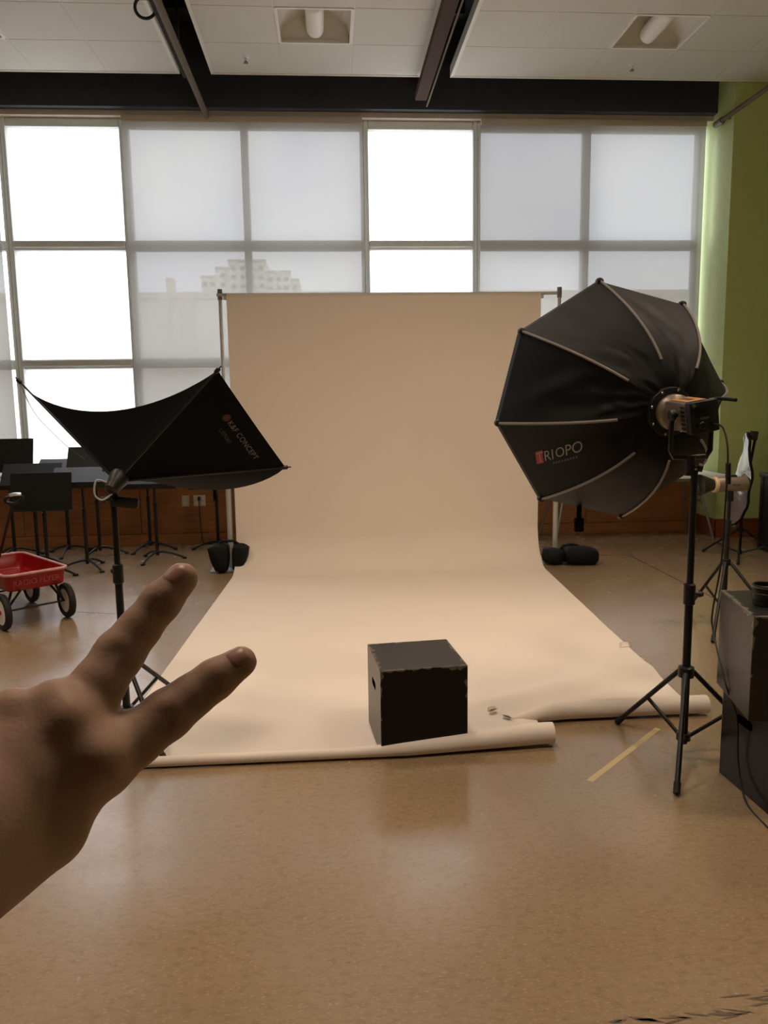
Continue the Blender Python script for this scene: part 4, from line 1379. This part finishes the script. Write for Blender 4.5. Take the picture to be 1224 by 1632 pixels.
# ================================================================== THE HAND (skin surface grown from joints)
def cs(px, py, z):
    """point given in the photographer's own frame: metres right / down / forward of the phone"""
    return np.array([(px - 612) / FPX * z, (py - 816) / FPX * z, z])
def hand():
    r = lambda px, z: px / FPX * z
    chains = {
        'middle': [(cs(128, 1140, .345), .0122), (cs(156, 1092, .352), .0116), (cs(190, 1042, .360), .0110), (cs(222, 1002, .366), .0095), (cs(256, 960, .371), .0091), (cs(290, 922, .376), .0078)],
        'index': [(cs(165, 1215, .342), .0135), (cs(215, 1178, .348), .0118), (cs(268, 1138, .355), .0112), (cs(305, 1110, .360), .0097), (cs(342, 1083, .364), .0092), (cs(384, 1055, .369), .0076)],
        'ring': [(cs(88, 1120, .338), .0105), (cs(118, 1135, .366), .0100), (cs(122, 1165, .390), .0095), (cs(75, 1195, .388), .0085), (cs(30, 1215, .378), .0078)],
        'little': [(cs(18, 1131, .332), .0092), (cs(40, 1150, .358), .0086), (cs(46, 1180, .378), .0080), (cs(5, 1210, .376), .0070), (cs(-30, 1225, .366), .0065)],
        'thumb': [(cs(76, 1322, .338), .0150), (cs(100, 1280, .356), .0122), (cs(112, 1225, .380), .0110), (cs(95, 1180, .398), .0095)],
    }
    palm = [
        (cs(160, 1220, .342), cs(-70, 1350, .310), .0135, .0190),
        (cs(122, 1155, .343), cs(-90, 1325, .308), .0130, .0170),
        (cs(80, 1145, .340), cs(-110, 1300, .306), .0105, .0165),
        (cs(18, 1150, .334), cs(-130, 1275, .304), .0090, .0155),
        (cs(78, 1326, .336), cs(-50, 1400, .306), .0150, .0195),
        (cs(105, 1250, .345), cs(-20, 1340, .320), .0140, .0180),
        (cs(40, 1240, .345), cs(-80, 1330, .318), .0180, .0190),
        (cs(128, 1192, .339), cs(-80, 1335, .308), .0115, .0180),
        (cs(60, 1200, .350), cs(10, 1290, .340), .0170, .0170),
        (cs(-70, 1345, .306), cs(-170, 1420, .292), .0240, .0260),
        (cs(-95, 1310, .303), cs(-190, 1370, .290), .0220, .0250),
        (cs(-150, 1400, .290), cs(-460, 1620, .262), .0270, .0340),
        (cs(-460, 1620, .262), cs(-900, 1950, .230), .0340, .0420),
    ]
    h = 0.0016
    pts = [p for c in chains.values() for p, _ in c] + [q for a in palm for q in a[:2]]
    lo = np.min(pts, 0) - 0.05
    hi = np.max(pts, 0) + 0.05
    lo[0] = max(lo[0], -0.30)
    hi[1] = min(hi[1], 0.245)
    ax = [np.arange(lo[i], hi[i], h) for i in range(3)]
    X, Y, Z = np.meshgrid(*ax, indexing='ij')
    def cap(a, b, ra, rb):
        ab = b - a
        L2 = ab @ ab
        t = ((X - a[0]) * ab[0] + (Y - a[1]) * ab[1] + (Z - a[2]) * ab[2]) / L2
        t = np.clip(t, 0, 1)
        d = np.sqrt((X - a[0] - t * ab[0]) ** 2 + (Y - a[1] - t * ab[1]) ** 2 + (Z - a[2] - t * ab[2]) ** 2)
        return d - (ra + (rb - ra) * t)
    def smin(a, b, k):
        hh = np.clip(0.5 + 0.5 * (b - a) / k, 0, 1)
        return b * (1 - hh) + a * hh - k * hh * (1 - hh)
    F = None
    for a, b, ra, rb in palm:
        d = cap(a, b, ra, rb)
        F = d if F is None else smin(F, d, 0.014)
    for nm, c in chains.items():
        G = None
        for (a, ra), (b, rb) in zip(c[:-1], c[1:]):
            d = cap(a, b, ra, rb)
            G = d if G is None else smin(G, d, 0.004)
        F = smin(F, G, 0.006 if nm in ('middle', 'index') else 0.005)
    # knuckle bumps on the back of the hand
    for p, rr in ((cs(112, 1146, .330), .007), (cs(160, 1208, .328), .009)):
        d = np.sqrt((X - p[0]) ** 2 + (Y - p[1]) ** 2 + (Z - p[2]) ** 2) - rr
        F = smin(F, d, 0.012)
    # shallow skin creases over the finger joints
    for p in (cs(183, 1042, .349), cs(190, 1035, .349), cs(262, 1142, .344), cs(270, 1136, .344), cs(256, 960, .362), cs(342, 1083, .355)):
        d = np.sqrt((X - p[0]) ** 2 + (Y - p[1]) ** 2 + (Z - p[2]) ** 2)
        F = F + 0.0008 * np.exp(-(d / 0.0035) ** 2)
    # ---- surface nets
    S_ = F < 0
    nx, ny, nz = F.shape
    s = [S_[i:nx - 1 + i, j:ny - 1 + j, k:nz - 1 + k] for i in (0, 1) for j in (0, 1) for k in (0, 1)]
    cnt = sum(q.astype(np.int8) for q in s)
    act = (cnt > 0) & (cnt < 8)
    idx = -np.ones(act.shape, dtype=np.int64)
    cells = np.argwhere(act)
    idx[act] = np.arange(len(cells))
    acc = np.zeros((len(cells), 3))
    num = np.zeros(len(cells))
    corners = np.array([(i, j, k) for i in (0, 1) for j in (0, 1) for k in (0, 1)])
    vals = np.stack([F[cells[:, 0] + c[0], cells[:, 1] + c[1], cells[:, 2] + c[2]] for c in corners], 1)
    for a in range(8):
        for b in range(a + 1, 8):
            if np.abs(corners[a] - corners[b]).sum() != 1:
                continue
            va, vb = vals[:, a], vals[:, b]
            cr = (va < 0) != (vb < 0)
            t = np.where(cr, va / np.where(cr, va - vb, 1), 0)
            pos = corners[a] + t[:, None] * (corners[b] - corners[a])
            acc[cr] += pos[cr]
            num[cr] += 1
    V = (cells + acc / num[:, None]) * h + np.array([a[0] for a in ax])
    faces = []
    for axn in range(3):
        u, v = [(1, 2), (2, 0), (0, 1)][axn]
        sl0 = [slice(None)] * 3; sl1 = [slice(None)] * 3
        sl0[axn] = slice(0, -1); sl1[axn] = slice(1, None)
        ch = S_[tuple(sl0)] != S_[tuple(sl1)]
        e = np.argwhere(ch)
        ok = (e[:, u] > 0) & (e[:, v] > 0) & (e[:, u] < act.shape[u]) & (e[:, v] < act.shape[v]) & (e[:, axn] < act.shape[axn])
        e = e[ok]
        du = np.zeros(3, int); du[u] = 1
        dv = np.zeros(3, int); dv[v] = 1
        g4 = [idx[tuple((e - du * a - dv * b).T)] for a, b in ((0, 0), (1, 0), (1, 1), (0, 1))]
        q = np.stack(g4, 1)
        ins = S_[tuple(e.T)]
        q[~ins] = q[~ins][:, ::-1]
        faces.append(q)
    Fq = np.concatenate(faces)
    Fq = Fq[(Fq >= 0).all(1)]
    Rm = np.array([CR[:], CD[:], CF[:]])
    W = V @ Rm + np.array(CAM_POS[:])
    return W, Fq, Rm
Wv, Fq, Rm = hand()
org = Wv.mean(0)
me = bpy.data.meshes.new('person')
me.from_pydata((Wv - org).tolist(), [], Fq.tolist())
me.validate()
bm = bmesh.new()
bm.from_mesh(me)
bmesh.ops.recalc_face_normals(bm, faces=bm.faces)
for _ in range(4):
    bmesh.ops.smooth_vert(bm, verts=bm.verts, factor=0.5, use_axis_x=True, use_axis_y=True, use_axis_z=True)
bm.to_mesh(me)
bvh_hand = BVHTree.FromBMesh(bm)
bm.free()
me.polygons.foreach_set('use_smooth', [True] * len(me.polygons))
me.materials.append(M['skin'])
hand_o = link('person', me, None, Vector(org))
tag(hand_o, 'bare hand making a V sign, reaching in from the left edge close to camera', 'person')
# fingernails laid on the backs of the two raised fingers
def wpt(p):
    return Vector(p @ Rm + np.array(CAM_POS[:]) - org)
for (p0, p1, w) in ((cs(272, 938, .372), cs(303, 899, .378), 0.0062), (cs(366, 1066, .367), cs(404, 1041, .372), 0.0060)):
    q0, q1 = wpt(p0), wpt(p1)
    d = (q1 - q0)
    L = d.length
    d.normalize()
    vd = (-CF + (-CD) * 0.55 + CR * -0.15).normalized()
    vd = (vd - d * vd.dot(d)).normalized()
    sdx = d.cross(vd)
    def nail(u, v, q0=q0, d=d, L=L, sdx=sdx, vd=vd, w=w):
        a = (u - 0.5) * 2
        ww = w * (1 - 0.25 * abs(v - 0.5) * 2 * abs(v - 0.5) * 2) * math.sqrt(max(0.05, 1 - max(0, (v - 0.75) / 0.28) ** 2)) * math.sqrt(max(0.2, 1 - max(0, (0.2 - v) / 0.25) ** 2))
        p = q0 + d * (L * (0.05 + 0.83 * v)) + sdx * a * ww
        h_ = bvh_hand.ray_cast(p + vd * 0.03, -vd, 0.06)
        base = h_[0] if h_[0] is not None else p
        edge = max(abs(a), abs(v - 0.5) * 2)
        return base + vd * (0.0007 * (1 - edge ** 4) - 0.0001)
    MB().grid(nail, 10, 14).build('fingernail', M['nail'], hand_o, angle=80)
